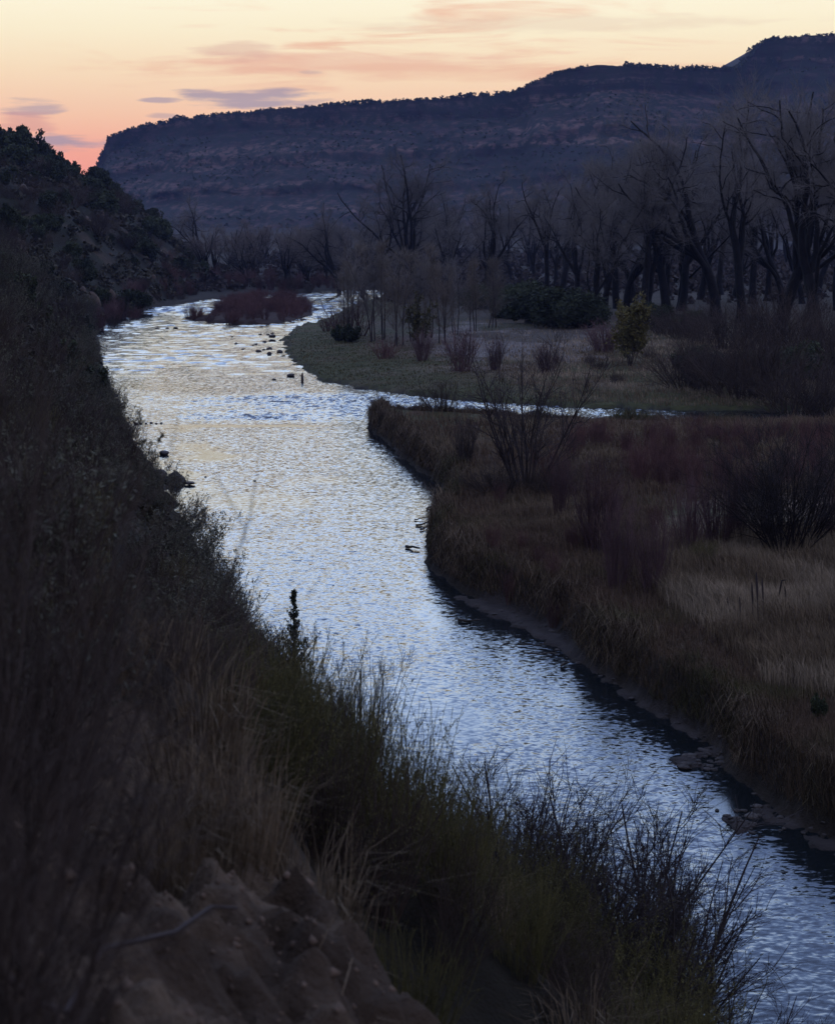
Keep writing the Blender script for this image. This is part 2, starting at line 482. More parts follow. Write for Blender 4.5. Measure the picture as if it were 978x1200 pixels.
def juniper(seed, name='juniper_bush', w=1.6, h=2.4, n=70, per=110, size=.11, cone=0.0, mat=None):
    r = np.random.default_rng(seed)
    c = r.normal(size=(n, 3)); c = norm(c) * (r.uniform(.25, 1, (n, 1)) ** .5)
    t = (c[:, 2] * .5 + .5)
    sh = (1 - cone) + cone * (1 - t) * 1.2
    lump = 1 + .3 * np.sin(np.arctan2(c[:, 1], c[:, 0]) * 3 + seed) + r.normal(size=n) * .12
    C = np.column_stack([c[:, 0] * w * .5 * sh * lump, c[:, 1] * w * .5 * sh * lump, .12 * h + t * h * .86])
    rad = r.uniform(.09, .2, n) * w * (.5 + .5 * sh) * ((1 - cone) + cone * (.25 + .9 * (1 - t)))
    q = norm(r.normal(size=(n, per, 3))) * (r.uniform(.2, 1, (n, per, 1)) ** .5) * rad[:, None, None]
    q[..., 2] *= 1.35
    cent = (C[:, None] + q).reshape(-1, 3)
    V, Fc = leaf_quads(cent, size, r, .7, 2.4)
    T = Tubes()
    P0, D0, R0 = branch(np.zeros((3, 3)) + [[0, 0, -.3]], norm(r.normal(size=(3, 3)) * .25 + [0, 0, 1]), h * .75, .07 * w * .6, .012, 6, .1, .03, r)
    T.add(P0, R0, 6)
    br = C[r.integers(0, n, 16)]
    s = np.column_stack([np.zeros(16), np.zeros(16), br[:, 2] * .55])
    pts = np.stack([s, s * .5 + br * .5 + [0, 0, -.05], br], 1)
    T.add(pts, np.tile([.03 * w, .02 * w, .006], (16, 1)), 4)
    return Kit(name, 'juniper', [('trunk', T.mesh('trunk', M_BARK)), ('crown', mk('crown', V, Fc, mat or M_JUN, link=False))])


def blades(base, h, lean, ang, width, droop, r):
    n = len(base)
    dr = np.column_stack([np.cos(ang), np.sin(ang), np.zeros(n)])
    wd = r.uniform(0, 6.283, n); wv = np.column_stack([np.cos(wd), np.sin(wd), np.zeros(n)]) * (width * .5)[:, None]
    up = np.array([0, 0, 1.0])
    mid = base + dr * (h * lean * .35)[:, None] + up * (h * .62)[:, None]
    tip = base + dr * (h * lean)[:, None] + up * (h * (1 - droop))[:, None]
    V = np.stack([base - wv, base + wv, mid - wv * .7, mid + wv * .7, tip], 1).reshape(-1, 3)
    o = np.arange(n)[:, None] * 5
    return V, [o + np.array([0, 1, 3, 2]), o + np.array([2, 3, 4])]


def tussock(seed, name, Ht, n, spread, mat, lean=.6, droop=.35, width=.008, seedheads=False):
    r = np.random.default_rng(seed)
    b = np.column_stack([r.normal(size=(n, 2)) * spread * .3, np.full(n, -.05)])
    ang = np.arctan2(b[:, 1], b[:, 0]) + r.normal(size=n) * .6
    V, Fc = blades(b, Ht * r.uniform(.45, 1.1, n), lean * r.uniform(.1, 1.4, n), ang, np.full(n, width), droop * r.uniform(0, 1.2, n), r)
    me = mk(name, V, Fc, mat, link=False)
    return Kit(name, 'grass tussock', [(name, me)])


def rock_mesh(seed, name, mat, rough=.25, flat=.6):
    import bmesh
    bm = bmesh.new(); bmesh.ops.create_icosphere(bm, subdivisions=3, radius=1)
    r = np.random.default_rng(seed); pl = norm(r.normal(size=(9, 3))); off = r.uniform(.55, .9, 9)
    for v in bm.verts:
        c = np.array(v.co)
        for q, o in zip(pl, off):
            t = c @ q
            if t > o: c = c - q * (t - o) * .9
        c = c * (1 + rough * .5 * (float(vnoise(np.array(c[0] * 2.2 + seed), np.array(c[1] * 2.2 + c[2] * 1.7), seed)) - .5))
        c[2] *= flat
        v.co = c
    me = bpy.data.meshes.new(name); bm.to_mesh(me); bm.free(); me.materials.append(mat)
    return me


# ------------------------------------------------------------------ ground sheet
def graded(a, b, d, lo, hi, g):
    c = list(np.arange(a, b, d)); s = d
    while c[-1] < hi: s *= g; c.append(c[-1] + s)
    s = d
    while c[0] > lo: s *= g; c.insert(0, c[0] - s)
    return np.array(c)


def sheet(name, xs, ys, fn):
    X, Y = np.meshgrid(xs, ys)
    out = fn(X, Y)
    nx, ny = len(xs), len(ys)
    i = np.arange(ny - 1)[:, None] * nx + np.arange(nx - 1)[None]
    q = np.stack([i, i + 1, i + nx + 1, i + nx], -1).reshape(-1, 4)
    return X, Y, out, q


def refine(g, lo, hi, d): return np.concatenate([g[g < lo], np.arange(lo, hi, d), g[g >= hi]])
xs = refine(graded(-14, 27, .17, -1800, 2200, 1.035), -2.6, 1.3, .05)
ys = refine(graded(1.5, 72, .19, -40, 3200, 1.0105), 4.5, 12.0, .06)
X, Y, (Z, DL, KD, DH, MU, DI, KNO), Q = sheet('ground', xs, ys, lambda a, b: terrain(a, b, True))
nb = fbm(X * .06, Y * .06, 5, 4); nm = fbm(X * .35, Y * .35, 6, 4); nf = fbm(X * 1.7, Y * 1.7, 8, 3)
C = np.zeros(X.shape + (3,))
def paint(c, m): C[:] = C * (1 - m[..., None]) + np.array(c) * m[..., None]
C[:] = (0.085, 0.065, 0.048)
paint((0.055, 0.058, 0.026), smooth(.45, .62, nb) * (DL > 0))
paint((0.10, 0.06, 0.045), smooth(.5, .68, nm) * .7)
paint((0.15, 0.125, 0.095), smooth(.52, .7, fbm(X * .12, Y * .12, 15, 3)) * .6)
g = (KD == 2) & (DH < 0)
paint((0.050, 0.053, 0.022), np.where(g, 1 - smooth(7, 13, DL + (nm - .5) * 8), 0) * (.55 + .45 * smooth(.35, .6, nm)))
gp = np.array([PA(*p, 1.8) for p in [(545, 374), (575, 385), (640, 382), (700, 384), (715, 398), (690, 415), (600, 418), (540, 412), (500, 402), (520, 390)]])
dg, _ = poly_dist(X.ravel(), Y.ravel(), gp[:, 0], gp[:, 1]); dg = dg.reshape(X.shape)
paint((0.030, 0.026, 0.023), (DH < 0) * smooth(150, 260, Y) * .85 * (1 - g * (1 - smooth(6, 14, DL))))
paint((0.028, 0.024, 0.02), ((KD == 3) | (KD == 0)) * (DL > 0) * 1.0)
paint((0.14, 0.128, 0.135), smooth(-3, 3, dg + (nm - .5) * 14) * .85)
paint((0.05, 0.042, 0.034), smooth(-3, 3, dg) * smooth(.5, .62, fbm(X * .25, Y * .12, 29, 4)) * .8)
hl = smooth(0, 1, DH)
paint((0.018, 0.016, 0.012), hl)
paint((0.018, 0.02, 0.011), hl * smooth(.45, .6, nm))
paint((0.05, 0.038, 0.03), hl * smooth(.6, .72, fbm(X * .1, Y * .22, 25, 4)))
paint((0.062, 0.044, 0.033), np.clip(KNO * 1.6, 0, 1))
paint((0.10, 0.073, 0.054), np.clip(KNO * 1.6, 0, 1) * smooth(.5, .65, nf) * .8)
paint((0.05, 0.036, 0.028), np.clip(KNO * 1.6, 0, 1) * smooth(.5, .62, fbm(X * 3 + Y * 2, Y * 1.1, 28, 4)) * .8)
paint((0.030, 0.027, 0.026), (DL < .12) * (DI < .3) * 1.0 * (DH < .3))
paint((0.030, 0.025, 0.021), (KD == 1) * (DH < 0) * (1 - smooth(.7, 1.5, DL)))
paint((0.045, 0.040, 0.042), MU * (Z < .35))
paint((0.035, 0.02, 0.017), smooth(-.3, .6, DI))
V = np.stack([X, Y, Z], -1).reshape(-1, 3)
M_GROUND = attr_mat('ground_soil', noise=.4, nscale=1.3, bump=.16, bscale=3.5)
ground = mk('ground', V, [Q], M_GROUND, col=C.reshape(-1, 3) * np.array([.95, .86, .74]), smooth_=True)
tag(ground, kind='structure')

def H(x, y):
    i = int(np.clip(np.searchsorted(xs, x) - 1, 0, len(xs) - 2)); j = int(np.clip(np.searchsorted(ys, y) - 1, 0, len(ys) - 2))
    u = (x - xs[i]) / (xs[i + 1] - xs[i]); v_ = (y - ys[j]) / (ys[j + 1] - ys[j])
    return float((Z[j, i] * (1 - u) + Z[j, i + 1] * u) * (1 - v_) + (Z[j + 1, i] * (1 - u) + Z[j + 1, i + 1] * u) * v_)


# ------------------------------------------------------------------ river surface
def ell(X, Y, px, py, wpx, hpx, z=0):
    (x0, y0), (x1, _), (_, y2) = P(px, py), P(px + wpx, py), P(px, py - hpx)
    return ((X - x0) / (x1 - x0)) ** 2 + ((Y - y0) / (y2 - y0)) ** 2
def ripple(Xw, Yw):
    nl = fbm(Xw * .10 + Yw * .03, Yw * .045, 71, 4); ns = fbm(Xw * .35, Yw * .22, 72, 4)
    rp = .20 + 1.0 * smooth(.42, .62, nl * .75 + ns * .25) + 1.1 * smooth(138, 180, Yw) + 1.9 * smooth(2, 9, Xw) * smooth(100, 112, Yw) * smooth(145, 138, Yw)
    rif = np.exp(-(ell(Xw, Yw, 440, 475, 170, 11) + (ns - .5) * 1.8)) + .9 * np.exp(-(ell(Xw, Yw, 290, 489, 80, 4) + (ns - .5)))
    rif = rif + .8 * np.exp(-(ell(Xw, Yw, 350, 467, 120, 4) + (ns - .5)))
    rp = rp + 3.2 * np.clip(rif * 1.15, 0, 1)
    calm = np.exp(-(ell(Xw, Yw, 300, 499, 170, 2.4)))
    calm2 = .8 * np.exp(-ell(Xw, Yw, 505, 585, 50, 60)) + .35 * np.exp(-(ell(Xw, Yw, 190, 437, 70, 10) + (ns - .5) * 4)) + .75 * np.exp(-(ell(Xw, Yw, 225, 545, 60, 40) + (ns - .5) * 2)) + .15 * np.exp(-(ell(Xw, Yw, 345, 405, 25, 30)))
    rp = rp * (1 - np.clip(calm, 0, 1)) * (1 - np.clip(calm2, 0, .95)) + .05
    pool = np.exp(-ell(Xw, Yw, 868, 945, 45, 32) ** 2)
    return np.clip(rp * (1 - .97 * pool), .03, 4.0)
WV, WF, WR, wo = [], [], [], 0
def water_patch(xa, xb, ya, yb, dx, dy, geo):
    global wo
    gx = np.linspace(xa, xb, int((xb - xa) / dx) + 2); gy = np.linspace(ya, yb, int((yb - ya) / dy) + 2)
    Xw, Yw = np.meshgrid(gx, gy); rp = ripple(Xw, Yw)
    h = 0 * Xw
    if geo:
        wxn = Xw + 1.2 * fbm(Xw * .2, Yw * .2, 301, 2); wyn = Yw + .9 * fbm(Xw * .25, Yw * .2, 302, 2)
        h = .034 * (vnoise(wxn * 1.9 + wyn * .7, wyn * 3.3, 303) - .5) + .017 * (vnoise(wxn * 4.9 - wyn * 1.2, wyn * 8.0, 304) - .5)
        if dy < .08: h = h + .013 * (vnoise(wxn * 9.0 + wyn * 2, wyn * 13.5, 305) - .5)
        if dy > .2: h = .20 * (vnoise(wxn * .7 + wyn * .2, wyn * 1.3, 306) - .5) * (.6 if dy < .5 else 1.1)
        h = h * rp
        edge = np.minimum(np.minimum(Xw - xa, xb - Xw), np.minimum(Yw - ya, yb - Yw)); h = h * smooth(0, 1.0, edge)
    n = len(gx); ii = np.arange(len(gy) - 1)[:, None] * n + np.arange(n - 1)[None]
    q = np.stack([ii, ii + 1, ii + n + 1, ii + n], -1).reshape(-1, 4)
    d, _ = poly_dist(Xw.ravel(), Yw.ravel(), RX, RY)
    keep = (d > -2.0 - .02 * Yw.ravel())[q].any(1) if geo else np.ones(len(q), bool)
    WV.append(np.stack([Xw, Yw, h], -1).reshape(-1, 3)); WF.append(q[keep] + wo); WR.append(rp.ravel()); wo += Xw.size
water_patch(-10, 22, 22, 75, .065, .055, True)
water_patch(-32, 12, 75, 160, .14, .12, True)
water_patch(12, 48, 104, 150, .15, .13, True)
water_patch(-62, 20, 160, 270, .4, .3, True)
water_patch(20, 80, 160, 270, 2, 2, False)
water_patch(-80, 40, 270, 460, .8, .65, True)
water_patch(-32, -10, 22, 75, 2, 2, False)
water_patch(22, 60, 22, 75, 2, 2, False)
water_patch(-20, 60, -40, 22, 2, 2, False)
m, nt, b, out = new_mat('river_water')
N, Lk = nt.nodes.new, nt.links.new
b.inputs['Base Color'].default_value = (0.006, 0.008, 0.009, 1); b.inputs['Roughness'].default_value = .10
b.inputs['IOR'].default_value = 1.33; b.inputs['Specular IOR Level'].default_value = .5
tc = N('ShaderNodeTexCoord')
def slope(scale, sx, sy, detail, rot=0.0):
    mp = N('ShaderNodeMapping'); mp.inputs['Scale'].default_value = (sx, sy, 1); mp.inputs['Rotation'].default_value = (0, 0, rot)
    Lk(tc.outputs['Object'], mp.inputs['Vector'])
    n = N('ShaderNodeTexNoise'); n.inputs['Scale'].default_value = scale; n.inputs['Detail'].default_value = detail; n.inputs['Distortion'].default_value = .4
    Lk(mp.outputs[0], n.inputs['Vector'])
    s = N('ShaderNodeVectorMath'); s.operation = 'SUBTRACT'; s.inputs[1].default_value = (.5, .5, .5)
    Lk(n.outputs['Color'], s.inputs[0]); return s.outputs[0]
a1 = slope(5.0, .55, 1.25, 3, .12); a2 = slope(.8, .5, 1.2, 2, -.1); a3 = slope(9.0, .6, 1.2, 1, .3)
def vadd(p, q):
    v = N('ShaderNodeVectorMath'); v.operation = 'ADD'; Lk(p, v.inputs[0]); Lk(q, v.inputs[1]); return v.outputs[0]
sc3 = N('ShaderNodeVectorMath'); sc3.operation = 'SCALE'; sc3.inputs['Scale'].default_value = .55; Lk(a3, sc3.inputs[0])
sc1 = N('ShaderNodeVectorMath'); sc1.operation = 'SCALE'; sc1.inputs['Scale'].default_value = .35; Lk(a1, sc1.inputs[0])
sm = vadd(sc1.outputs[0], sc3.outputs[0])
at = N('ShaderNodeAttribute'); at.attribute_name = 'ripple'
ml = N('ShaderNodeMath'); ml.operation = 'MINIMUM'; ml.inputs[1].default_value = .62; Lk(at.outputs['Fac'], ml.inputs[0])
scl = N('ShaderNodeVectorMath'); scl.operation = 'SCALE'; Lk(sm, scl.inputs[0]); Lk(ml.outputs[0], scl.inputs['Scale'])
mul = N('ShaderNodeVectorMath'); mul.operation = 'MULTIPLY'; mul.inputs[1].default_value = (.6, 1.0, 0); Lk(scl.outputs[0], mul.inputs[0])
ad = N('ShaderNodeVectorMath'); ad.operation = 'ADD'; ad.inputs[1].default_value = (0, 0, 1); Lk(mul.outputs[0], ad.inputs[0])
nz = N('ShaderNodeVectorMath'); nz.operation = 'NORMALIZE'; Lk(ad.outputs[0], nz.inputs[0]); Lk(nz.outputs[0], b.inputs['Normal'])
river = mk('river', np.concatenate(WV), [np.concatenate(WF)], m, uvw={'ripple': np.concatenate(WR)}, smooth_=True)
tag(river, kind='structure')

# ------------------------------------------------------------------ mesa
RIM = [(-60, 262, 1560), (60, 250, 1560), (95, 220, 1540), (104, 208, 1520), (112, 196, 1500), (119, 182, 1490), (123, 168, 1485), (127, 160, 1480),
       (136, 156, 1480), (150, 151, 1480), (200, 142, 1470), (270, 132, 1450), (350, 126, 1430), (450, 119.5, 1400), (520, 114.5, 1390), (600, 110, 1380),
       (612, 106, 1375), (622, 98, 1370), (635, 91, 1370), (650, 86, 1370), (700, 77, 1360), (740, 77, 1360), (800, 81, 1370), (858, 79.5, 1390), (868, 75, 1400),
       (880, 64, 1405), (890, 52, 1410), (900, 46, 1410), (940, 42.5, 1410), (978, 42, 1400), (1100, 40, 1380), (1400, 45, 1300), (1700, 70, 1250)]
rp_ = np.array([at_dist(*p) for p in RIM])
NS, NT = 620, 90
par = np.concatenate([[0], np.cumsum(np.abs(np.diff(rp_[:, 0])) + np.abs(np.diff(rp_[:, 2])) * .6)])
s = np.linspace(0, par[-1], NS)
RXs, RYs, RZs = (np.interp(s, par, rp_[:, k]) for k in range(3))
prof_t = np.linspace(0, 1, NT)
# fraction of the fall and of the run along the face, rim -> foot: cliff bands and talus slopes between them
drop = np.interp(prof_t, [0, .10, .16, .34, .38, .58, .63, 1], [0, .15, .19, .36, .43, .60, .66, 1.0])
run = np.interp(prof_t, [0, .10, .16, .34, .38, .58, .63, 1], [0, .012, .08, .24, .26, .48, .50, 1.0])
S2, T2 = np.meshgrid(s, prof_t)
base_z = 2.0
hz = RZs - base_z
nn = fbm(S2 * .012, T2 * 0 + 3, 101, 5) - .5
n5 = fbm(S2 * .035, T2 * 6, 103, 5) - .5
n6 = fbm(S2 * .11, T2 * 22, 104, 3) - .5
runlen = np.clip(hz * 1.75, 6, None)
MX = RXs[None] + n5 * 4 * (T2 > 0)
MY = RYs[None] - run[:, None] * runlen[None] + (nn * 60) * smooth(.02, .5, T2) + n5 * 20 * smooth(0, .12, T2) + n6 * 7 * smooth(0, .1, T2)
MZ = RZs[None] - drop[:, None] * hz[None] + n6 * 3.5 * smooth(0, .15, T2) + (fbm(S2 * .03, T2 * 0, 107, 3) - .5) * 6 * smooth(.1, .3, T2)
MX = np.where(RXs[None] < 150, RXs[None] + (MX - RXs[None]) + RXs[None] * (MY / RYs[None] - 1) * .97 * smooth(150, -150, RXs)[None], MX)
rimn = (fbm(s * .06, s * 0, 105, 4) - .5) * 3.0 + (fbm(s * .3, s * 0, 106, 3) - .5) * 1.6
MZ[0] += rimn; MZ[1:6] += rimn * .6
# flat top running back from the rim
back = [(np.stack([RXs + 0 * s, RYs + dd, np.maximum(RZs + zz, 1.0)], -1)) for dd, zz in ((900, -6), (300, -3), (60, -1.0))]
V = np.concatenate([np.stack(back), np.stack([MX, MY, MZ], -1)], 0)
nr = V.shape[0]
ii = np.arange(nr - 1)[:, None] * NS + np.arange(NS - 1)[None]
qm = np.stack([ii, ii + NS, ii + NS + 1, ii + 1], -1).reshape(-1, 4)
m, nt, b, out = new_mat('mesa_rock'); N, Lk = nt.nodes.new, nt.links.new
tc = N('ShaderNodeTexCoord')
sx = N('ShaderNodeSeparateXYZ'); Lk(tc.outputs['Object'], sx.inputs[0])
nw = N('ShaderNodeTexNoise'); nw.inputs['Scale'].default_value = .012; nw.inputs['Detail'].default_value = 5; Lk(tc.outputs['Object'], nw.inputs['Vector'])
wz = N('ShaderNodeMath'); wz.operation = 'MULTIPLY_ADD'; wz.inputs[1].default_value = 26; Lk(nw.outputs['Fac'], wz.inputs[0]); Lk(sx.outputs['Z'], wz.inputs[2])
cz = N('ShaderNodeCombineXYZ'); Lk(wz.outputs[0], cz.inputs['Z'])
sxm = N('ShaderNodeMath'); sxm.operation = 'MULTIPLY'; sxm.inputs[1].default_value = .02; Lk(sx.outputs['X'], sxm.inputs[0]); Lk(sxm.outputs[0], cz.inputs['X'])
st = N('ShaderNodeTexNoise'); st.inputs['Scale'].default_value = .10; st.inputs['Detail'].default_value = 5; st.inputs['Roughness'].default_value = .7; Lk(cz.outputs[0], st.inputs['Vector'])
cr = N('ShaderNodeValToRGB'); e = cr.color_ramp.elements
e[0].position, e[0].color = .40, (0.016, 0.011, 0.011, 1); e[1].position, e[1].color = .64, (0.15, 0.092, 0.076, 1)
e.new(.5).color = (0.05, 0.032, 0.029, 1)
Lk(st.outputs['Fac'], cr.inputs[0])
sp = N('ShaderNodeTexNoise'); sp.inputs['Scale'].default_value = .14; sp.inputs['Detail'].default_value = 8; sp.inputs['Roughness'].default_value = .7; Lk(tc.outputs['Object'], sp.inputs['Vector'])
rr_ = N('ShaderNodeValToRGB'); rr_.color_ramp.elements[0].position = .46; rr_.color_ramp.elements[1].position = .58; Lk(sp.outputs['Fac'], rr_.inputs[0])
mx = N('ShaderNodeMix'); mx.data_type = 'RGBA'; mx.inputs['A'].default_value = (0.018, 0.020, 0.014, 1)
Lk(rr_.outputs[0], mx.inputs['Factor']); Lk(cr.outputs[0], mx.inputs['B']); Lk(mx.outputs['Result'], b.inputs['Base Color'])
b.inputs['Roughness'].default_value = .95; b.inputs['Specular IOR Level'].default_value = .1
mesa = mk('mesa', V.reshape(-1, 3), [qm], m, smooth_=False)
tag(mesa, kind='structure')

# scrub of junipers on the mesa, too many and too far to count
def clump_cloud(name, base, hh, ww, r, mat, per=14):
    n = len(base)
    q = norm(r.normal(size=(n, per, 3))) * r.uniform(.3, 1, (n, per, 1))
    cent = base[:, None] + q * np.stack([ww * .5, ww * .5, hh * .45], -1)[:, None] + np.array([0, 0, 1]) * (hh * .45)[:, None, None]
    sz = np.repeat(ww * (1.55 / math.sqrt(per)), per)
    a = norm(r.normal(size=(n * per, 3))); bb = norm(np.cross(a, r.normal(size=(n * per, 3))))
    c = cent.reshape(-1, 3); sz = sz[:, None]
    Vv = np.stack([c - a * sz * .5, c + bb * sz * .5, c + a * sz * .5, c - bb * sz * .5], 1).reshape(-1, 3)
    return mk(name, Vv, [np.arange(len(Vv)).reshape(-1, 4)], mat)
r = np.random.default_rng(3)
n = 2600
k = r.integers(60, NS - 1, n); f = r.uniform(0, 1, n)
off = r.uniform(-2, 8, n) ** 2 * .9 - 2
bx = RXs[k] * (1 - f) + RXs[np.minimum(k + 1, NS - 1)] * f; by = RYs[k] + off; bz = np.interp(k + f, np.arange(NS), RZs + rimn) - .8
keep = fbm(bx * .03, by * 0, 9, 3) > .27
hh = r.uniform(1.6, 4.6, n) * (.6 + .8 * vnoise(bx * .02, by * 0, 4))
rimwood = clump_cloud('rim_woodland', np.column_stack([bx, by, bz])[keep], hh[keep], hh[keep] * r.uniform(.7, 1.3, n)[keep], r, M_JUN)
tag(rimwood, kind='stuff')
n = 7000
k = r.integers(20, NS - 1, n); t = r.integers(6, NT - 1, n)
pts = np.column_stack([MX[t, k] + r.normal(size=n) * 1.5, MY[t, k], MZ[t, k] - .3])
keep = fbm(pts[:, 0] * .02, pts[:, 2] * .08, 19, 3) > .42
hh = r.uniform(.8, 2.5, n)
slopewood = clump_cloud('slope_woodland', pts[keep], hh[keep], hh[keep] * 1.25, r, M_JUN, 8)
tag(slopewood, kind='stuff')

n = 9000
yb = r.uniform(262, 640, n); xb_ = r.uniform(-50, 330, n)
zb, dlb, kdb, dhb, _, dib, _ = terrain(xb_, yb, True)
dgb, _ = poly_dist(xb_, yb, gp[:, 0], gp[:, 1])
kb = (dlb > 2.5) & (dhb < 4) & (dgb < -12) & ((yb > 285) | (xb_ > 40)) & (xb_ / yb < .27) & ((xb_ / yb > -.02) | (yb > 345))
hb = r.uniform(.8, 3.4, n) * (.4 + fbm(xb_ * .05, yb * .05, 88, 3))
M_FBRUSH = simple('far_brush_twigs', (0.026, 0.022, 0.021), (0.062, 0.050, 0.045), .08, objvar=0)
tag(clump_cloud('far_brush', np.column_stack([xb_, yb, zb - .2])[kb], hb[kb], hb[kb] * 1.1, r, M_FBRUSH, 30), kind='stuff')

# ------------------------------------------------------------------ kits
CW = [cottonwood(101, 26, .07, 6), cottonwood(112, 26, .10, 5, gn=.14, trunk=.34), cottonwood(103, 25, .05, 7, spread=25), cottonwood(114, 25, .10, 5, gn=.15, spread=27, trunk=.24), cottonwood(105, 27, .08, 5, trunk=.42, spread=18)]
FW = [cottonwood(s_, 15, .08, 6, detail=.8, twmat=M_TWIGF, spread=34, gn=.11, trunk=.22) for s_ in (201, 202, 203)]
SAP = [sapling(301, 9), sapling(302, 9), sapling(303, 9, M_TWIG)]
WIL = [stem_shrub(401 + i, 'red_willow_shrub', 3.0, 34, 14, .5, M_RED, 7, 2, .022, .04, .04, .3, .1) for i in range(3)]
DWIL = [stem_shrub(411 + i, 'dark_willow_clump', 3.6, 44, 13, .5, M_PURP, 8, 2, .028, .05, .05, .28, .1) for i in range(2)]
TALL = stem_shrub(421, 'tall_bare_shrub', 8.0, 18, 23, .6, M_DARKTWIG, 10, 6, .085, .07, .03, .3, .1, tip=.2)
BIGB = stem_shrub(422, 'spreading_bare_bush', 7.0, 64, 32, .8, M_DARKTWIG, 10, 8, .05, .08, .03, .3, .11, tip=.2)
BUSH = [stem_shrub(431 + i, 'brushy_bush', 2.2, 50, 38, .6, M_BROWN, 8, 3, .020, .09, .03, .35, .16) for i in range(2)]
JUN = [juniper(501 + i, w=1.9 + .3 * i, h=2.1 + .35 * (i % 3), n=60, per=60, size=.15) for i in range(4)]
SAGE = [stem_shrub(511 + i, 'sagebrush', 1.25, 34, 40, .25, M_BROWN, 7, 0, .010, .09, .07, .45, leaf=(M_SAGE, 14, .015, .9)) for i in range(3)]
RAB = [stem_shrub(521 + i, 'rabbitbrush', 1.35, 120, 19, .22, (M_OLIVE, M_BROWN, M_OLIVE)[i], 4, 0, .006, .05, .05, .3, leaf=((M_YELL, M_OLIVE, M_OLIVE)[i], 10, .0065, 1.8)) for i in range(3)]
PLUME = [stem_shrub(531 + i, 'feathery_shrub', 2.0, 30, 26, .3, M_BROWN, 10, 3, .010, .06, .06, .26, .08, leaf=(M_SAGE, 3, .022, 1.2)) for i in range(3)]
FINE = [stem_shrub(541 + i, 'leafless_twiggy_shrub', 3.6, 34, 24, .35, M_DARKTWIG, 11, 7, .028, .06, .05, .26, .09, tip=.2) for i in range(3)]
TUS = [tussock(551 + i, 'dry_grass_tussock', .95, 260, .35, M_STRAW, .7, .45, .007) for i in range(3)]
FORE = [stem_shrub(561 + i, 'foreground_bare_shrub', 1.5, 22, 30, .2, M_BROWN, 9, 6, .008, .09, .04, .32, .12, tip=.25) for i in range(2)]
GREENB = [stem_shrub(571 + i, 'green_stemmed_bush', 2.6, 170, 24, .5, M_OLIVE, 6, 3, .008, .06, .06, .28, .1, leaf=(M_OLIVE, 9, .011, 1.4)) for i in range(2)]
YTREE = stem_shrub(581, 'yellow_green_tree', 6.0, 9, 20, .25, M_DARKTWIG, 14, 8, .05, .06, .06, .32, .13, leaf=(M_YELL, 4, .12, .4), cat='tree', tip=.2)
GTREE = stem_shrub(582, 'small_green_tree', 6.0, 6, 14, .2, M_DARKTWIG, 14, 8, .04, .05, .07, .28, .11, leaf=(M_OLIVE, 3, .12, .4), cat='tree', tip=.2)
def conifer(seed, h, w):
    r = np.random.default_rng(seed); n = 190; T = Tubes()
    t = r.uniform(.06, 1, n); a = r.uniform(0, 6.283, n); L = (w * .5 * (1 - t) ** 1.1 + .04) * r.uniform(.3, 1.3, n)
    p = np.column_stack([np.zeros((n, 2)), t * h]); d = norm(np.column_stack([np.cos(a), np.sin(a), .25 + .9 * t]))
    Pp, Dd, Rr = branch(p, d, L, .006, .002, 3, .06, .05, r)
    T.add(np.array([[[0, 0, -.2], [0, 0, h * .5], [0, 0, h]]]), np.array([[.05, .03, .004]]), 6); T.add(Pp, Rr, 3)
    g = r.uniform(.15, 1, (n, 26)) * 3; i = np.minimum(g.astype(int), 2); q = (g - i)[..., None]; m_ = np.arange(n)[:, None]
    c = (Pp[m_, i] * (1 - q) + Pp[m_, i + 1] * q).reshape(-1, 3); c = c + r.normal(size=c.shape) * .016
    V, Fc = leaf_quads(c, .024, r, .8, 2.5)
    return Kit('young_conifer', 'conifer', [('trunk', T.mesh('trunk', M_BARK)), ('crown', mk('crown', V, Fc, M_JUN, link=False))])
CONE = conifer(591, 3.0, 1.7)
UNDER = [juniper(595 + i, 'dark_green_understory_shrub', 5.0, 3.6, 80, 150, .16) for i in range(2)]


def on(kit, px, py, hpx, z=1.5, label=None, group=None, rz=None, hkit=None, wide=1.0, Yfix=None):
    """stand a plant with its foot where px,py meets the ground, hpx tall in the photograph"""
    for _ in range(3):
        x, y = P(px, py, z) if Yfix is None else at_dist(px, py, Yfix)[:2]
        z = H(x, y)
    hm = hpx / F * y
    s_ = hm / kit.h
    return kit.place((x, y, z - .05), random.uniform(0, 6.28) if rz is None else rz, (s_ * wide, s_ * wide, s_), label, group)


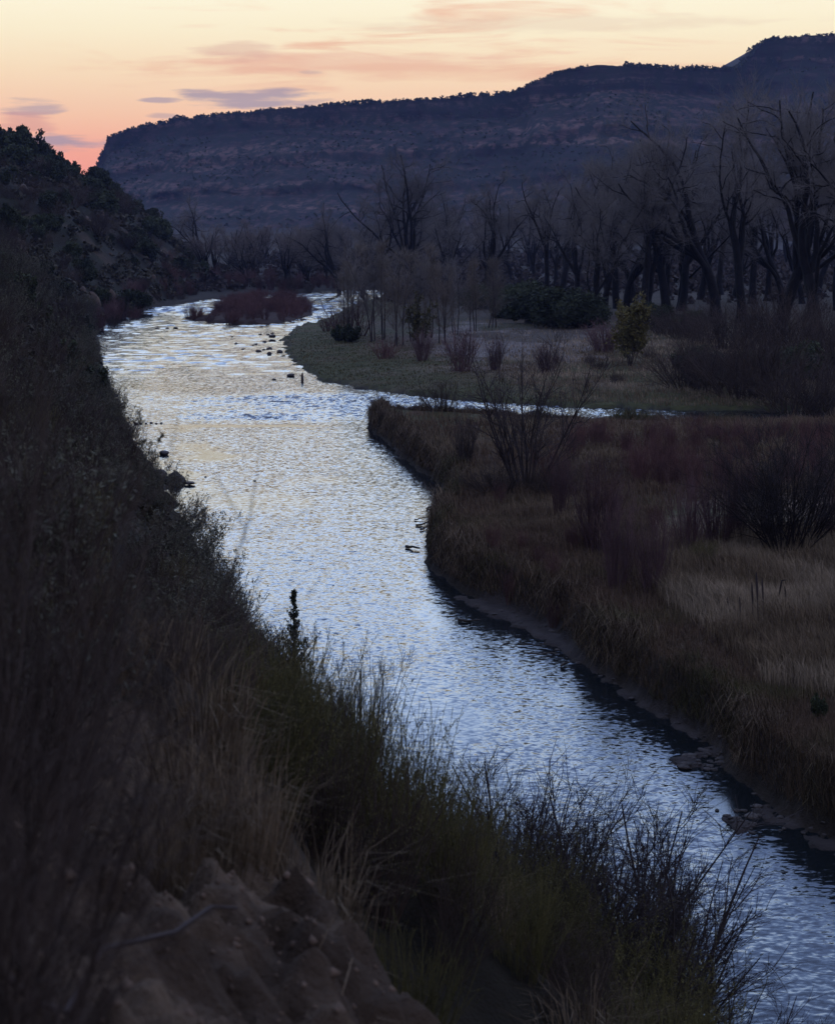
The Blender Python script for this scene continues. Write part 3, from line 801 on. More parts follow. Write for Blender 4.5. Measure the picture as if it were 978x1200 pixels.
# ------------------------------------------------------------------ cottonwoods one can tell apart (foot px, foot py, height px)
BIG = [
    (424, 338, 138, 0, 'gnarled bare cottonwood leaning left above the purple bush at the river bend'),
    (492, 345, 165, 2, 'tall bare cottonwood with a fan of limbs behind the pale sapling grove'),
    (532, 350, 95, 3, 'shorter dark many-limbed cottonwood between the two tall middle trees'),
    (572, 352, 155, 1, 'bare cottonwood with drooping outer limbs right of the pale sapling grove'),
    (638, 352, 148, 4, 'slender bare cottonwood with one low limb reaching right over the dark green shrubs'),
    (692, 384, 150, 1, 'bare cottonwood at the front edge of the gravel clearing, leftmost of the great grove'),
    (706, 372, 160, 3, 'bare cottonwood with hooked upper limbs just behind the yellow-green tree'),
    (734, 366, 170, 0, 'double-leaning bare cottonwood directly above the yellow-green tree'),
    (758, 372, 170, 4, 'dark bare cottonwood with a bent trunk right of the yellow-green tree'),
    (781, 366, 205, 2, 'straight bare cottonwood rising over the fallen log'),
    (798, 364, 225, 1, 'tall bare cottonwood with clawed top limbs behind the right end of the fallen log'),
    (838, 372, 250, 0, 'thick leaning cottonwood with the heaviest trunk in the middle of the grove'),
    (868, 378, 262, 4, 'tall straight cottonwood next to the thick leaning trunk'),
    (912, 392, 290, 2, 'tall pale-crowned cottonwood behind the twiggy thicket'),
    (958, 398, 305, 3, 'massive dark cottonwood with the broadest trunk at the edge of the scene'),
    (1010, 400, 310, 1, 'great cottonwood half outside the frame with limbs reaching in'),
]
for px, py, hp, k, lab in BIG:
    on(CW[k], px, py, hp, 2.0, lab, 'great bare cottonwoods on the valley floor', hkit=24.5)

r = np.random.default_rng(8)
# second rank in the grove and the far wood
for i in range(18):
    px = 660 + i * 20 + r.uniform(-6, 6); Yd = r.uniform(225, 300)
    x, y, _ = at_dist(px, 380, Yd)
    CW[r.integers(0, 5)].place((x, y, H(x, y) - .1), r.uniform(0, 6.28), r.uniform(.72, 1.05), 'bare cottonwood in the shadowy second rank of the right-hand grove', 'second rank of the cottonwood grove')
for i in range(10):
    px = 400 + i * 28 + r.uniform(-7, 7); Yd = r.uniform(330, 400)
    x, y, _ = at_dist(px, 380, Yd)
    CW[r.integers(0, 5)].place((x, y, H(x, y) - .1), r.uniform(0, 6.28), r.uniform(.7, .95), 'grey bare cottonwood standing behind the middle cottonwoods', 'grey trees behind the middle cottonwoods')
on(CW[0], 243, 322, 95, 2, 'dark forked cottonwood standing tallest in the far grey wood beyond the island', 'great bare cottonwoods on the valley floor', hkit=24.5, Yfix=400)
for i in range(95):
    Yd = r.uniform(372, 560); px = r.uniform(185, 1000)
    if i < 45: px = r.uniform(190, 430); Yd = r.uniform(375, 520)
    x, y, _ = at_dist(px, 330, Yd)
    z = H(x, y)
    if z > 12 or x < -48: continue
    FW[r.integers(0, 3)].place((x, y, z - .1), r.uniform(0, 6.28), r.uniform(.7, 1.15) * (1.15 if px > 430 else .92), 'small grey leafless tree in the far wood beyond the river bend', 'grey trees of the far wood')

# ------------------------------------------------------------------ middle distance: green bank, clearing, scrub
for i, (px, py, hp) in enumerate([(402, 398, 95), (418, 392, 110), (438, 400, 112), (455, 398, 118), (470, 404, 115), (484, 400, 108), (500, 396, 112), (516, 402, 95), (536, 392, 92), (556, 388, 85), (578, 384, 84)]):
    on(SAP[i % 3], px, py, hp, 1.6, 'slim pale leafless sapling in the grove behind the green bank', 'pale saplings behind the green bank', hkit=8.7, wide=1.25)
on(GTREE, 492, 408, 66, 1.6, 'slim tree with thin olive leaves among the pale saplings', hkit=5.6)
on(YTREE, 738, 428, 84, 1.7, 'yellow-green leafed young tree standing before the cottonwood grove', hkit=5.4, wide=.95)
on(DWIL[0], 708, 412, 40, 1.7, 'rounded dark bush left of the yellow-green tree', hkit=3.4, wide=2.0)
for (px, py, hp, w, kit, hk, lab) in [
    (412, 394, 46, 2.2, WIL[0], 2.9, 'wide purple-brown bush at the point of the green bank'),
    (386, 388, 26, 2.0, WIL[1], 2.9, 'low purple-brown bush nearest the small side channel'),
    (452, 420, 27, 2.4, WIL[2], 2.9, 'low pinkish bush on the green bank below the saplings'),
    (494, 422, 42, 1.1, DWIL[0], 3.4, 'narrow dark willow clump on the green bank'),
    (540, 434, 54, 1.35, DWIL[1], 3.4, 'broad dark willow clump on the green bank, widest there'),
    (580, 432, 45, .9, DWIL[0], 3.4, 'thin dark willow clump right of the broad one on the green bank'),
    (640, 436, 40, 1.4, DWIL[1], 3.4, 'dark willow clump behind the tall bare shrub'),
    (517, 482, 42, 1.0, BUSH[0], 2.1, 'small bare bush on the tip of the grassy point'),
]:
    on(kit, px, py, hp, 1.5, lab, 'bushes on the green bank', hkit=hk, wide=w)
for (px, py, hp, lab) in [(398, 399, 18, 'small olive juniper on the green bank, left of a pair'), (410, 400, 20, 'small olive juniper on the green bank, right of a pair')]:
    on(JUN[0], px, py, hp, 1.5, lab, hkit=2.1, wide=1.1)
for i, (px, py, hp, w) in enumerate([(598, 372, 34, 1.2), (630, 378, 40, 1.3), (655, 382, 44, 1.3), (676, 384, 40, 1.1), (560, 362, 28, 1.2), (612, 366, 36, 1.1)]):
    on(UNDER[i % 2], px, py, hp, 1.8, 'dark green evergreen shrub under the middle cottonwoods', 'dark evergreen shrubs under the cottonwoods', hkit=3.4, wide=w)
for i, (px, py, hp, w) in enumerate([(805, 450, 62, 1.5), (835, 452, 78, 1.3), (868, 455, 84, 1.3), (900, 456, 92, 1.3), (935, 458, 88, 1.3), (968, 460, 84, 1.3), (780, 392, 34, 1.6), (800, 398, 42, 1.5),
                                      (825, 402, 50, 1.4), (850, 410, 62, 1.3), (885, 415, 80, 1.2), (920, 420, 88, 1.2), (955, 425, 92, 1.2), (985, 440, 90, 1.3)]):
    on(BUSH[i % 2], px, py, hp, 1.7, 'twiggy dark bush in the thicket before the right-hand cottonwoods', 'thicket before the right-hand cottonwoods', hkit=2.1, wide=w * .8)
for i, (px, py, hp) in enumerate([(765, 385, 30), (812, 392, 28), (880, 445, 40), (940, 440, 44), (820, 440, 40)]):
    on(UNDER[i % 2], px, py, hp, 1.7, 'low dark evergreen shrub inside the right-hand thicket', 'evergreen shrubs inside the thicket', hkit=3.4)
for i, (px, py) in enumerate([(690, 425), (722, 445), (702, 432), (760, 420), (650, 425)]):
    on(BUSH[i % 2], px, py, 16, 1.7, 'tiny dry bush in the pale grass left of the thicket', 'tiny dry bushes in the pale grass', hkit=2.1)
# brush along the far banks
for i in range(70):
    px = r.uniform(150, 440); Yd = r.uniform(352, 385) if px > 230 else r.uniform(330, 370)
    x, y, _ = at_dist(px, 340, Yd); z = H(x, y)
    if z < .25 or z > 9: continue
    [WIL[0], BUSH[0], BUSH[1], DWIL[0]][r.integers(0, 4)].place((x, y, z - .1), r.uniform(0, 6.28), r.uniform(.7, 1.3), 'small brown bush in the brush fringe along the far bank', 'brush fringe along the far bank')
# island willows
cnt = 0
while cnt < 150:
    x = r.uniform(ISLE[:, 0].min(), ISLE[:, 0].max()); y = r.uniform(ISLE[:, 1].min(), ISLE[:, 1].max())
    di, _ = poly_dist(np.array([x]), np.array([y]), ISLE[:, 0], ISLE[:, 1])
    if di[0] < .5: continue
    WIL[cnt % 3].place((x, y, H(x, y) - .1), r.uniform(0, 6.28), (r.uniform(.9, 1.4),) * 2 + (r.uniform(.4, .75),), 'reddish leafless willow crowding the river island', 'red willows on the island'); cnt += 1

# ------------------------------------------------------------------ the grassy point: willows, tall shrub, stalks
on(TALL, 617, 574, 198, 1.5, 'tall bare many-stemmed shrub standing alone on the grassy point', hkit=7.6, rz=.6)
for (px, py, hp, w, kit, hk, lab) in [
    (588, 578, 44, 1.8, BUSH[0], 2.1, 'low dark bush at the left foot of the tall bare shrub'),
    (650, 582, 50, 1.2, BUSH[1], 2.1, 'low dark bush at the right foot of the tall bare shrub'),
    (547, 546, 66, .8, FINE[0], 3.5, 'thin bare sapling-like shrub left of the tall bare shrub'),
    (655, 606, 92, .6, DWIL[0], 3.4, 'narrow dark willow clump right of the tall bare shrub'),
    (700, 650, 132, .75, DWIL[1], 3.4, 'large dark willow clump in the middle of the grassy point'),
    (722, 692, 132, .6, DWIL[0], 3.4, 'dark willow clump nearest the cut bank, taller of two'),
    (764, 697, 108, .65, DWIL[1], 3.4, 'dark willow clump with a bulging foot right of the taller one'),
    (806, 655, 118, .7, DWIL[0], 3.4, 'slim upright willow clump behind the small green bush'),
    (842, 650, 125, .75, DWIL[1], 3.4, 'slim upright willow clump right of the small green bush'),
    (865, 635, 90, .7, DWIL[0], 3.4, 'small upright willow clump between the slim pair and the great dark bush'),
    (922, 652, 168, 1.15, BIGB, 6.0, 'great black-looking bush, the largest on the grassy point'),
    (985, 640, 140, 1.0, DWIL[0], 3.4, 'dark willow bush cut off by the frame beside the great dark bush'),
]:
    on(kit, px, py, hp, 1.6, lab, 'willow clumps on the grassy point' if kit in DWIL else None, hkit=hk, wide=w)
on(GREENB[0], 822, 668, 40, 1.6, 'small green bush at the foot of the slim willow clumps', hkit=2.4)
on(JUN[1], 958, 846, 34, 1.7, 'black stumpy little juniper above the near cut bank', hkit=2.4, wide=.6)
for i in range(75):
    px = r.uniform(645, 1000); py = r.uniform(512, 580)
    if i < 30: py = r.uniform(506, 530); px = r.uniform(660, 1000)
    on(WIL[i % 3], px, py, r.uniform(16, 26) + (py - 500) * r.uniform(.3, .6), 1.5, 'thin red-brown willow shoot cluster in the band behind the great dark bush', 'red willow band on the grassy point', hkit=2.9, wide=r.uniform(.6, 1.1))
for i in range(16):
    on(WIL[i % 3], r.uniform(560, 800), r.uniform(585, 690), r.uniform(28, 50), 1.5, 'low reddish willow sprout in the grass among the dark willow clumps', 'low red sprouts on the grassy point', hkit=2.9, wide=.8)
# dead mullein stalks
def stalk(seed, bent=False):
    r_ = np.random.default_rng(seed); T = Tubes()
    Pp, Dd, Rr = branch(np.array([[0, 0, -.1]]), np.array([[0, 0, 1.0]]), 1.9, .014, .010, 10, .02, .02, r_)
    if bent: Pp[0, -1] += (.16, 0, -.16)
    T.add(Pp, Rr, 5)
    Hd = Pp[:, 6:]; T2_ = Tubes(); T2_.add(Hd, np.tile([.02, .032, .034, .03, .012], (1, 1)), 6)
    return Kit('dead_flower_stalk', 'plant stalk', [('stem', T.mesh('stem', M_DARKTWIG)), ('seed_head', T2_.mesh('seed_head', M_DARKTWIG))])
ST = [stalk(1), stalk(2), stalk(3, True)]
for i, (px, py, hp, k, lab) in enumerate([
    (853, 730, 34, 0, 'shortest dark dead stalk, first from the river'), (868, 740, 44, 1, 'thin dead stalk standing second from the river'),
    (882, 742, 64, 0, 'dead stalk just left of the tallest one'), (889, 745, 80, 1, 'tallest dark dead flower stalk in the pale grass'), (894, 735, 62, 0, 'dead stalk touching the right side of the tallest one'),
    (910, 725, 50, 2, 'dead stalk with a hooked tip'), (921, 725, 42, 1, 'lone straight dead stalk right of the hooked one'), (925, 738, 32, 0, 'faint thin dead stalk farthest from the river')]):
    on(ST[k], px, py, hp, 1.6, lab, 'dead flower stalks in the pale grass', hkit=1.85, rz=0)

# ------------------------------------------------------------------ grass (stuff)
def zone_cols(n, pal, r):
    pal = np.array(pal); c = pal[r.integers(0, len(pal), n)] * r.uniform(.6, 1.4, (n, 1)) * np.array([.96, .86, .76]); return c
def grass(name, polys, count, hrange, pal, wfac, lean, droop, seed, z0=1.5, slope=False, cond=None):
    r_ = np.random.default_rng(seed)
    pg = np.array(polys); lo, hi = pg.min(0), pg.max(0)
    px = r_.uniform(lo[0], hi[0], count * 2); py = r_.uniform(lo[1], hi[1], count * 2)
    d, _ = poly_dist(px, py, pg[:, 0], pg[:, 1]); k = d > np.abs(r_.normal(0, 13, len(d))) - 4
    px, py = px[k][:count], py[k][:count]
    x, y = PA(px, py, z0)
    z, dl, kd, dh, mu, di, kn = terrain(x, y, True)
    k = (z > .3) & (dh < 0)
    if cond: k &= cond(x, y, z, dl)
    x, y, z, dl = x[k], y[k], z[k], dl[k]
    n = len(x)
    cl = fbm(x * .8, y * .8, seed, 3)
    h = r_.uniform(*hrange, n) * (.5 + cl)
    ang = r_.normal(2.4, 1.2, n)
    V, Fc = blades(np.column_stack([x, y, z - .03]), h, lean * r_.uniform(.1, 1.3, n), ang, wfac * y, droop * r_.uniform(0, 1.2, n), r_)
    nz1 = smooth(.38, .62, fbm(x * .22, y * .22, seed + 3, 3))[:, None]
    c = zone_cols(n, pal[0], r_) * (1 - nz1) + zone_cols(n, pal[1], r_) * nz1
    ob = mk(name, V, Fc, M_GRASS, col=np.repeat(c, 5, 0))
    return tag(ob, kind='stuff')
TAN = [(.13, .10, .07), (.10, .075, .05), (.16, .13, .09)]
RUST = [(.088, .060, .042), (.075, .052, .038), (.11, .082, .058)]
GRN = [(.055, .060, .024), (.08, .075, .034), (.045, .05, .02), (.09, .07, .04)]
PALE = [(.25, .21, .155), (.20, .165, .12), (.30, .25, .19)]
grass('grass', [(432, 480), (700, 486), (1110, 490), (1110, 590), (800, 600), (640, 720), (560, 690), (500, 650), (525, 590), (440, 500)], 110000, (.25, .6), (TAN, RUST), .00028, .5, .35, 61)
grass('grass', [(495, 600), (760, 600), (850, 700), (1110, 830), (1110, 1000), (880, 925), (800, 840), (660, 740), (520, 680)], 155000, (.25, .55), (RUST, GRN), .00026, .5, .4, 62)
grass('pale_grass', [(770, 640), (1110, 630), (1110, 850), (900, 800), (820, 740), (770, 700)], 85000, (.35, 1.0), (PALE, TAN), .00034, .45, .25, 63)
grass('green_bank_grass', [(330, 385), (400, 375), (560, 420), (720, 460), (1110, 470), (1110, 484), (600, 475), (420, 455), (340, 425)], 60000, (.06, .24), (GRN + TAN, GRN), .00035, .5, .3, 64, 1.0)
grass('meadow_grass', [(560, 415), (740, 385), (1110, 400), (1110, 470), (760, 465), (640, 450)], 45000, (.2, .5), (TAN, PALE), .0003, .5, .3, 65, 1.8)
grass('dry_grass', [(500, 385), (560, 368), (720, 378), (740, 420), (600, 425), (490, 415)], 2500, (.15, .5), (PALE, TAN), .0003, .5, .3, 67, 1.8)
# grass hanging over the cut bank
r_ = np.random.default_rng(66)
ci = [i for i in range(len(RX) - 1) if RK[i] == 'C' and 25 < RY[i] < 128]
bx, by, ox, oy = [], [], [], []
for i in ci:
    dx, dy = RX[i + 1] - RX[i], RY[i + 1] - RY[i]; L = math.hypot(dx, dy)
    n = int(min(L, 40) * 900); t = r_.uniform(0, 1, n)
    nx_, ny_ = -dy / L, dx / L
    bx.append(RX[i] + dx * t); by.append(RY[i] + dy * t); ox.append(np.full(n, nx_)); oy.append(np.full(n, ny_))
bx, by, ox, oy = map(np.concatenate, (bx, by, ox, oy))
sgn, _ = poly_dist(bx + ox * .3, by + oy * .3, RX, RY); fl = np.where(sgn > 0, -1, 1); ox *= fl; oy *= fl        # ox,oy points to land
off = r_.uniform(.0, 1.4, len(bx)); x, y = bx + ox * off, by + oy * off
z = terrain(x, y); k = (z > .22) & (fbm(x * .7, y * .7, 70, 3) > .40 + .12 * r_.normal(size=len(x))); x, y, z, ox, oy = x[k], y[k], z[k], ox[k], oy[k]; n = len(x)
cl = fbm(x * 1.1, y * 1.1, 68, 3)
V, Fc = blades(np.column_stack([x, y, z - .02]), np.exp(r_.normal(-.9, .45, n)) * np.clip((cl - .22) * 2.3, .15, 1.6), r_.uniform(.2, 1.3, n), np.arctan2(-oy, -ox) + r_.normal(size=n) * .9, (.0002 * y + .003) * r_.uniform(.6, 1.5, n), np.clip(r_.normal(.9, .55, n), 0, 1.8), r_)
gz = smooth(.5, .68, fbm(x * .35, y * .35, 69, 3))[:, None]
c = (zone_cols(n, TAN + RUST + [(.14, .11, .075)], r_) * (1 - gz) + zone_cols(n, GRN + [(.07, .06, .03)], r_) * gz) * (.25 + 1.0 * cl[:, None])
tag(mk('bank_grass', V, Fc, M_GRASS, col=np.repeat(c, 5, 0)), kind='stuff')

# ------------------------------------------------------------------ left slope
def on_hill(kit, Yd, d, sc, label, group, tilt=True, r_=r):
    """d: metres up-slope from the water's edge of the left bank at distance Yd"""
    xb = np.interp(Yd, LBY, LBX); x = xb - d
    z = H(x, Yd)
    return kit.place((x, Yd, z - .12), r_.uniform(0, 6.28), sc, label, group, (r_.normal() * .08, r_.normal() * .08 + .15))
lb = sorted([(RY[i], RX[i]) for i in range(len(RX)) if RK[i] == 'L' and RY[i] < 262])
LBY = np.array([a for a, _ in lb] + [300, 340, 400]); LBX = np.array([b_ for _, b_ in lb] + [-44, -43, -44])
r = np.random.default_rng(21)
# junipers over the far spur
for i in range(295):
    Yd = math.exp(r.uniform(math.log(95), math.log(420))); d = r.uniform(1.5, 48) ** 1.0
    if i % 3 == 0: d = r.uniform(14, 46)
    on_hill(JUN[r.integers(0, 4)], Yd, d, math.exp(r.normal(-.15, .38)) * (.6 + Yd / 420), 'dark rounded juniper among many on the steep left hillside', 'junipers on the left hillside', r_=r)
for i in range(230):
    Yd = math.exp(r.uniform(math.log(22), math.log(260))); d = r.uniform(1.2, 12) + r.uniform(0, 1) * Yd * .06
    on_hill(SAGE[r.integers(0, 3)], Yd, d, r.uniform(.8, 1.5) * (.75 + Yd / 130), 'grey-green sagebrush among many on the left slope', 'sagebrush on the left slope', r_=r)
for i in range(120):
    Yd = math.exp(r.uniform(math.log(15), math.log(240))); d = r.uniform(.5, 3.2)
    on_hill(PLUME[r.integers(0, 3)], Yd, d, r.uniform(.6, 1.15) * (.7 + Yd / 200), 'feathery grey-brown shrub edging the water below the left slope', 'feathery shrubs along the left waterline', r_=r)
for i in range(110):
    Yd = math.exp(r.uniform(math.log(11), math.log(70))); d = r.uniform(1.0, 10)
    if i % 2: on_hill(RAB[r.integers(0, 3)], Yd, d, r.uniform(.8, 1.4), 'olive rabbitbrush with upright stems on the near left slope', 'rabbitbrush on the near left slope', r_=r)
    else: on_hill(FORE[r.integers(0, 2)], Yd, d, r.uniform(.7, 1.3), 'soft-edged bare brown shrub crowding the near slope', 'bare brown shrubs on the near slope', r_=r)
for i in range(90):
    Yd = math.exp(r.uniform(math.log(9), math.log(60))); d = r.uniform(1.5, 11)
    on_hill(TUS[r.integers(0, 3)], Yd, d, r.uniform(.7, 1.3), 'straw-coloured dry grass tussock on the near left slope', 'dry tussocks on the near left slope', r_=r)
for i in range(150):
    Yd = math.exp(r.uniform(math.log(30), math.log(400))); d = r.uniform(2, 14) + r.uniform(0, .07) * Yd
    on_hill(BUSH[r.integers(0, 2)], Yd, d, r.uniform(.5, .95) * (.8 + Yd / 200), 'leafless brown bush between sagebrush on the left slope', 'leafless bushes on the left slope', r_=r)

for i in range(46):
    Yd = r.uniform(225, 345); d = r.uniform(-.6, 3.5)
    on_hill([DWIL[0], BUSH[0], BUSH[1], WIL[1]][i % 4], Yd, d, r.uniform(.6, 1.15), 'small brown bush in the brush fringe along the far bank', 'brush fringe along the far bank', r_=r)
n = 9000
yb = np.exp(r.uniform(math.log(60), math.log(430), n)); xb_ = np.interp(yb, LBY, LBX) - r.uniform(.8, 60, n)
zb = terrain(xb_, yb); hb = r.uniform(.35, 1.3, n) * (.5 + yb / 330)
kb = fbm(xb_ * .09, yb * .09, 87, 3) > .36
M_BRUSH = simple('hill_brush', (0.024, 0.026, 0.018), (0.075, 0.066, 0.048), .12, objvar=0)
tag(clump_cloud('hillside_brush', np.column_stack([xb_, yb, zb - .15])[kb], hb[kb], hb[kb] * 1.3, r, M_BRUSH, 22), kind='stuff')

# foreground thicket at the foot of the slope (foot px, Y, height m)
def fg(kit, px, Yd, hm, hk, lab, grp=None, wide=1.0, dz=0, rz=None):
    x = (px - 489) / F * Yd * 1.03
    z = H(x, Yd)
    s_ = hm / kit.h
    return kit.place((x, Yd, max(z, .05) - .1 + dz), random.uniform(0, 6.28) if rz is None else rz, (s_ * wide, s_ * wide, s_), lab, grp)
G1 = 'leafless twiggy shrubs at the foot of the near slope'
for (px, Yd, hm, k, w, lab) in [
    (640, 27, 3.9, 0, .85, 'tallest leafless twiggy shrub rising against the near water'),
    (575, 28, 3.2, 1, .9, 'leafless twiggy shrub left of the tallest one by the near water'),
    (705, 25.5, 3.7, 2, .95, 'leafless twiggy shrub behind the green-stemmed bush'),
    (775, 26.5, 3.6, 1, 1.0, 'leafless twiggy shrub spreading right of the green-stemmed bush'),
    (835, 25, 2.5, 1, 1.2, 'low leafless shrub arching out over the water, closest to the lower right'),
    (520, 30, 2.3, 2, .9, 'slim leafless shrub beside the dark sage clump'),
    (418, 42, 3.0, 1, .7, 'slender leafless shrub rising against the water right of the young conifer'),
    (442, 39, 2.1, 0, .7, 'small leafless shrub right of the slender one'),
    (395, 44, 1.9, 2, .6, 'leafless shrub close behind the young conifer'),
    (860, 25.5, 1.5, 2, 1.2, 'lowest leafless shrub bending out over the water past the arching one'),
    (665, 23.5, 3.0, 1, 1.0, 'leafless shrub standing directly left of the large green-stemmed bush'),
    (550, 25, 2.4, 2, 1.0, 'leafless shrub mixed into the olive green bush by the soil bank'),
    (735, 24.5, 3.9, 2, 1.5, 'wide leafless shrub fanning out behind the large green-stemmed bush'),
    (605, 27.5, 3.6, 1, 1.4, 'wide airy leafless shrub left of the tallest twiggy shrub'),
    (605, 24, 3.2, 0, 1.0, 'leafless shrub in front of the tallest twiggy shrub'),
]:
    fg(FINE[k], px, Yd, hm * 1.22, 3.5, lab, G1, w * 1.1)
for (px, Yd, hm, w, lab) in [
    (735, 22.5, 3.0, 1.0, 'large green-stemmed bush at the bottom of the scene'),
    (640, 21, 2.2, .9, 'smaller green-stemmed bush left of the large one'),
    (800, 22, 2.0, .9, 'green-stemmed bush under the arching leafless shrub'),
    (560, 22, 2.1, .9, 'olive green bush beside the bare soil bank'),
]:
    fg(GREENB[0 if w == 1 else 1], px, Yd, hm, 2.5, lab, None, w)
for (px, Yd, hm, lab) in [(500, 27, 2.6, 'dark sage clump below the crest of the soil bank'), (540, 25, 2.4, 'dark sage clump in front of the slim leafless shrub'), (455, 32, 2.4, 'dark sage bush below the small leafless shrub'), (590, 31, 2.3, 'dark sage bush low against the water')]:
    fg(SAGE[0], px, Yd, hm, 1.2, lab, None, .9)
for i, (px, Yd, hm) in enumerate([(470, 17, 1.7), (430, 15, 1.6), (400, 17, 1.7), (500, 18, 1.7), (365, 15, 1.5), (330, 17, 1.7), (445, 21, 1.8), (385, 22, 1.8), (300, 19, 1.7), (345, 24, 1.9), (270, 24, 1.8), (480, 13, 1.2), (520, 16, 1.5), (250, 16, 1.4), (315, 13, 1.3)]):
    fg(RAB[i % 3], px, Yd, hm, 1.3, 'yellowish rabbitbrush just behind the crest of the bare soil bank', 'rabbitbrush behind the soil bank crest', 1.0)
fg(CONE, 345, 46, 3.9, 2.9, 'young pointed conifer standing out against the water', None, 1.0)
fg(TUS[0], 375, 9.5, .75, .9, 'drooping dry grass tussock hanging on the crest of the soil bank', None, 1.2)
for i, (px, Yd, hm) in enumerate([(240, 9.0, 1.0), (275, 9.5, 1.0), (215, 10, 1.1), (300, 10.5, 1.0), (190, 8.5, .8)]):
    fg(TUS[i % 3], px, Yd, hm, .9, 'tall thin dry grass clump above the soil bank', 'tall dry clumps above the soil bank', .7)
# very near shrubs left of the camera, out of focus
for (px, Yd, hm, k, lab) in [
    (-130, 3.6, 1.75, 0, 'blurred leafless shrub closest to the camera'), (-60, 4.6, 1.7, 1, 'blurred leafless shrub just behind the closest one'),
    (-90, 6.0, 2.1, 1, 'blurred leafless shrub at the edge of the view above the closest one'), (10, 7.2, 1.55, 0, 'blurred brownish shrub next to the dry clumps'),
    (-40, 8.6, 1.8, 1, 'blurred brownish shrub behind the closest shrubs'), (-40, 11, 2.2, 0, 'tall blurred bare shrub farther up the near slope'), (40, 11.5, 1.2, 1, 'blurred bare shrub above the dry clumps'),
    (-10, 14, 1.9, 0, 'soft-edged bare shrub behind the tall blurred one')]:
    fg(FORE[k], px, Yd, hm, 1.45, lab, 'blurred shrubs beside the camera')
r = np.random.default_rng(77)
for i in range(60):
    Yd = r.uniform(9.5, 26); px = r.uniform(-60, 10 + (Yd - 9) * 9)
    k_ = r.integers(0, 4)
    kit, hk, lab, grp = [(SAGE[i % 3], 1.2, 'grey-green sagebrush among many on the left slope', 'sagebrush on the left slope'), (FORE[i % 2], 1.45, 'soft-edged bare brown shrub crowding the near slope', 'bare brown shrubs on the near slope'),
                         (RAB[i % 3], 1.3, 'olive rabbitbrush with upright stems on the near left slope', 'rabbitbrush on the near left slope'), (FORE[i % 2], 1.45, 'soft-edged bare brown shrub crowding the near slope', 'bare brown shrubs on the near slope')][k_]
    fg(kit, px, Yd, r.uniform(.8, 1.4), hk, lab, grp)

r_ = np.random.default_rng(90)
n = 3500
xq = r_.normal(-.75, .8, n); yq = r_.uniform(4.6, 11.5, n); _, _, _, _, _, _, kq = terrain(xq, yq, True)
k = kq > .25; xq, yq = xq[k], yq[k]; n = len(xq); zq = np.array([H(a_, b_) for a_, b_ in zip(xq, yq)])
sz = np.exp(r_.normal(-4.7, .6, n)); O6 = np.array([[1, 0, 0], [0, 1, 0], [-1, 0, 0], [0, -1, 0], [0, 0, 1], [0, 0, -1]], float)
V = (np.column_stack([xq, yq, zq])[:, None] + O6[None] * r_.uniform(.55, 1.2, (n, 6, 1)) * sz[:, None, None]).reshape(-1, 3)
T8 = np.array([[0, 1, 4], [1, 2, 4], [2, 3, 4], [3, 0, 4], [1, 0, 5], [2, 1, 5], [3, 2, 5], [0, 3, 5]])
M_CRUMB = simple('soil_crumbs', (0.06, 0.042, 0.032), (0.14, 0.10, 0.075), 6, objvar=0)
tag(mk('soil_crumbs', V, [(np.arange(n)[:, None, None] * 6 + T8[None]).reshape(-1, 3)], M_CRUMB), kind='stuff')
n = 2600
xq = r_.normal(-.9, .9, n); yq = r_.uniform(4.6, 12, n); k = fbm(xq * 1.3, yq * 1.3, 95, 3) > .52; xq, yq = xq[k], yq[k]; n = len(xq)
zq = np.array([H(a_, b_) for a_, b_ in zip(xq, yq)])
V, Fc = blades(np.column_stack([xq, yq, zq - .01]), r_.uniform(.06, .3, n), r_.uniform(.2, 1.2, n), r_.uniform(-1.6, .6, n), r_.uniform(.002, .005, n), r_.uniform(.1, .9, n), r_)
tag(mk('dry_litter_grass', V, Fc, M_GRASS, col=np.repeat(zone_cols(n, TAN + PALE, r_), 5, 0)), kind='stuff')

for i in range(26):
    Yd = r.uniform(11.5, 18); px = r.uniform(90, 270) if i % 2 else r.uniform(0, 250)
    fg(*((TUS[i % 3], px, Yd, r.uniform(.6, 1.0), 1, 'tall thin dry grass clump above the soil bank', 'tall dry clumps above the soil bank') if i % 3 else (FORE[i % 2], px, Yd, r.uniform(.7, 1.1), 1, 'soft-edged bare brown shrub crowding the near slope', 'bare brown shrubs on the near slope')))

# dead branch lying on the soil bank
def twig(name, pts, r0, r1, mat, lab, cat='branch', grp=None):
    T = Tubes(); Pq = np.array(pts, float)[None]; n = Pq.shape[1]
    T.add(Pq, np.linspace(r0, r1, n)[None], 6)
    V, Fc = T.arrays(); o = mk(name, V - V.mean(0), Fc, mat, smooth_=True); o.location = V.mean(0)
    return tag(o, lab, cat, grp)

def gp_(px, Yd, dz): 
    x = (px - 489) / F * Yd * 1.02
    return (x, Yd, H(x, Yd) + dz)
twig('dead_branch', [gp_(-20, 5.2, .05), gp_(20, 5.3, .10), gp_(60, 5.4, .13), gp_(105, 5.65, .19), gp_(150, 5.9, .22), gp_(195, 6.2, .25), gp_(240, 6.5, .27), gp_(270, 6.8, .30)], .016, .007, M_DARKTWIG, 'long dark dead branch lying low across the bare soil bank')
twig('dead_branch', [gp_(30, 5.3, .0), gp_(5, 5.0, .12), gp_(-30, 4.8, .3)], .014, .008, M_DARKTWIG, 'short dark branch stub crossing the lower end of the long dead branch')

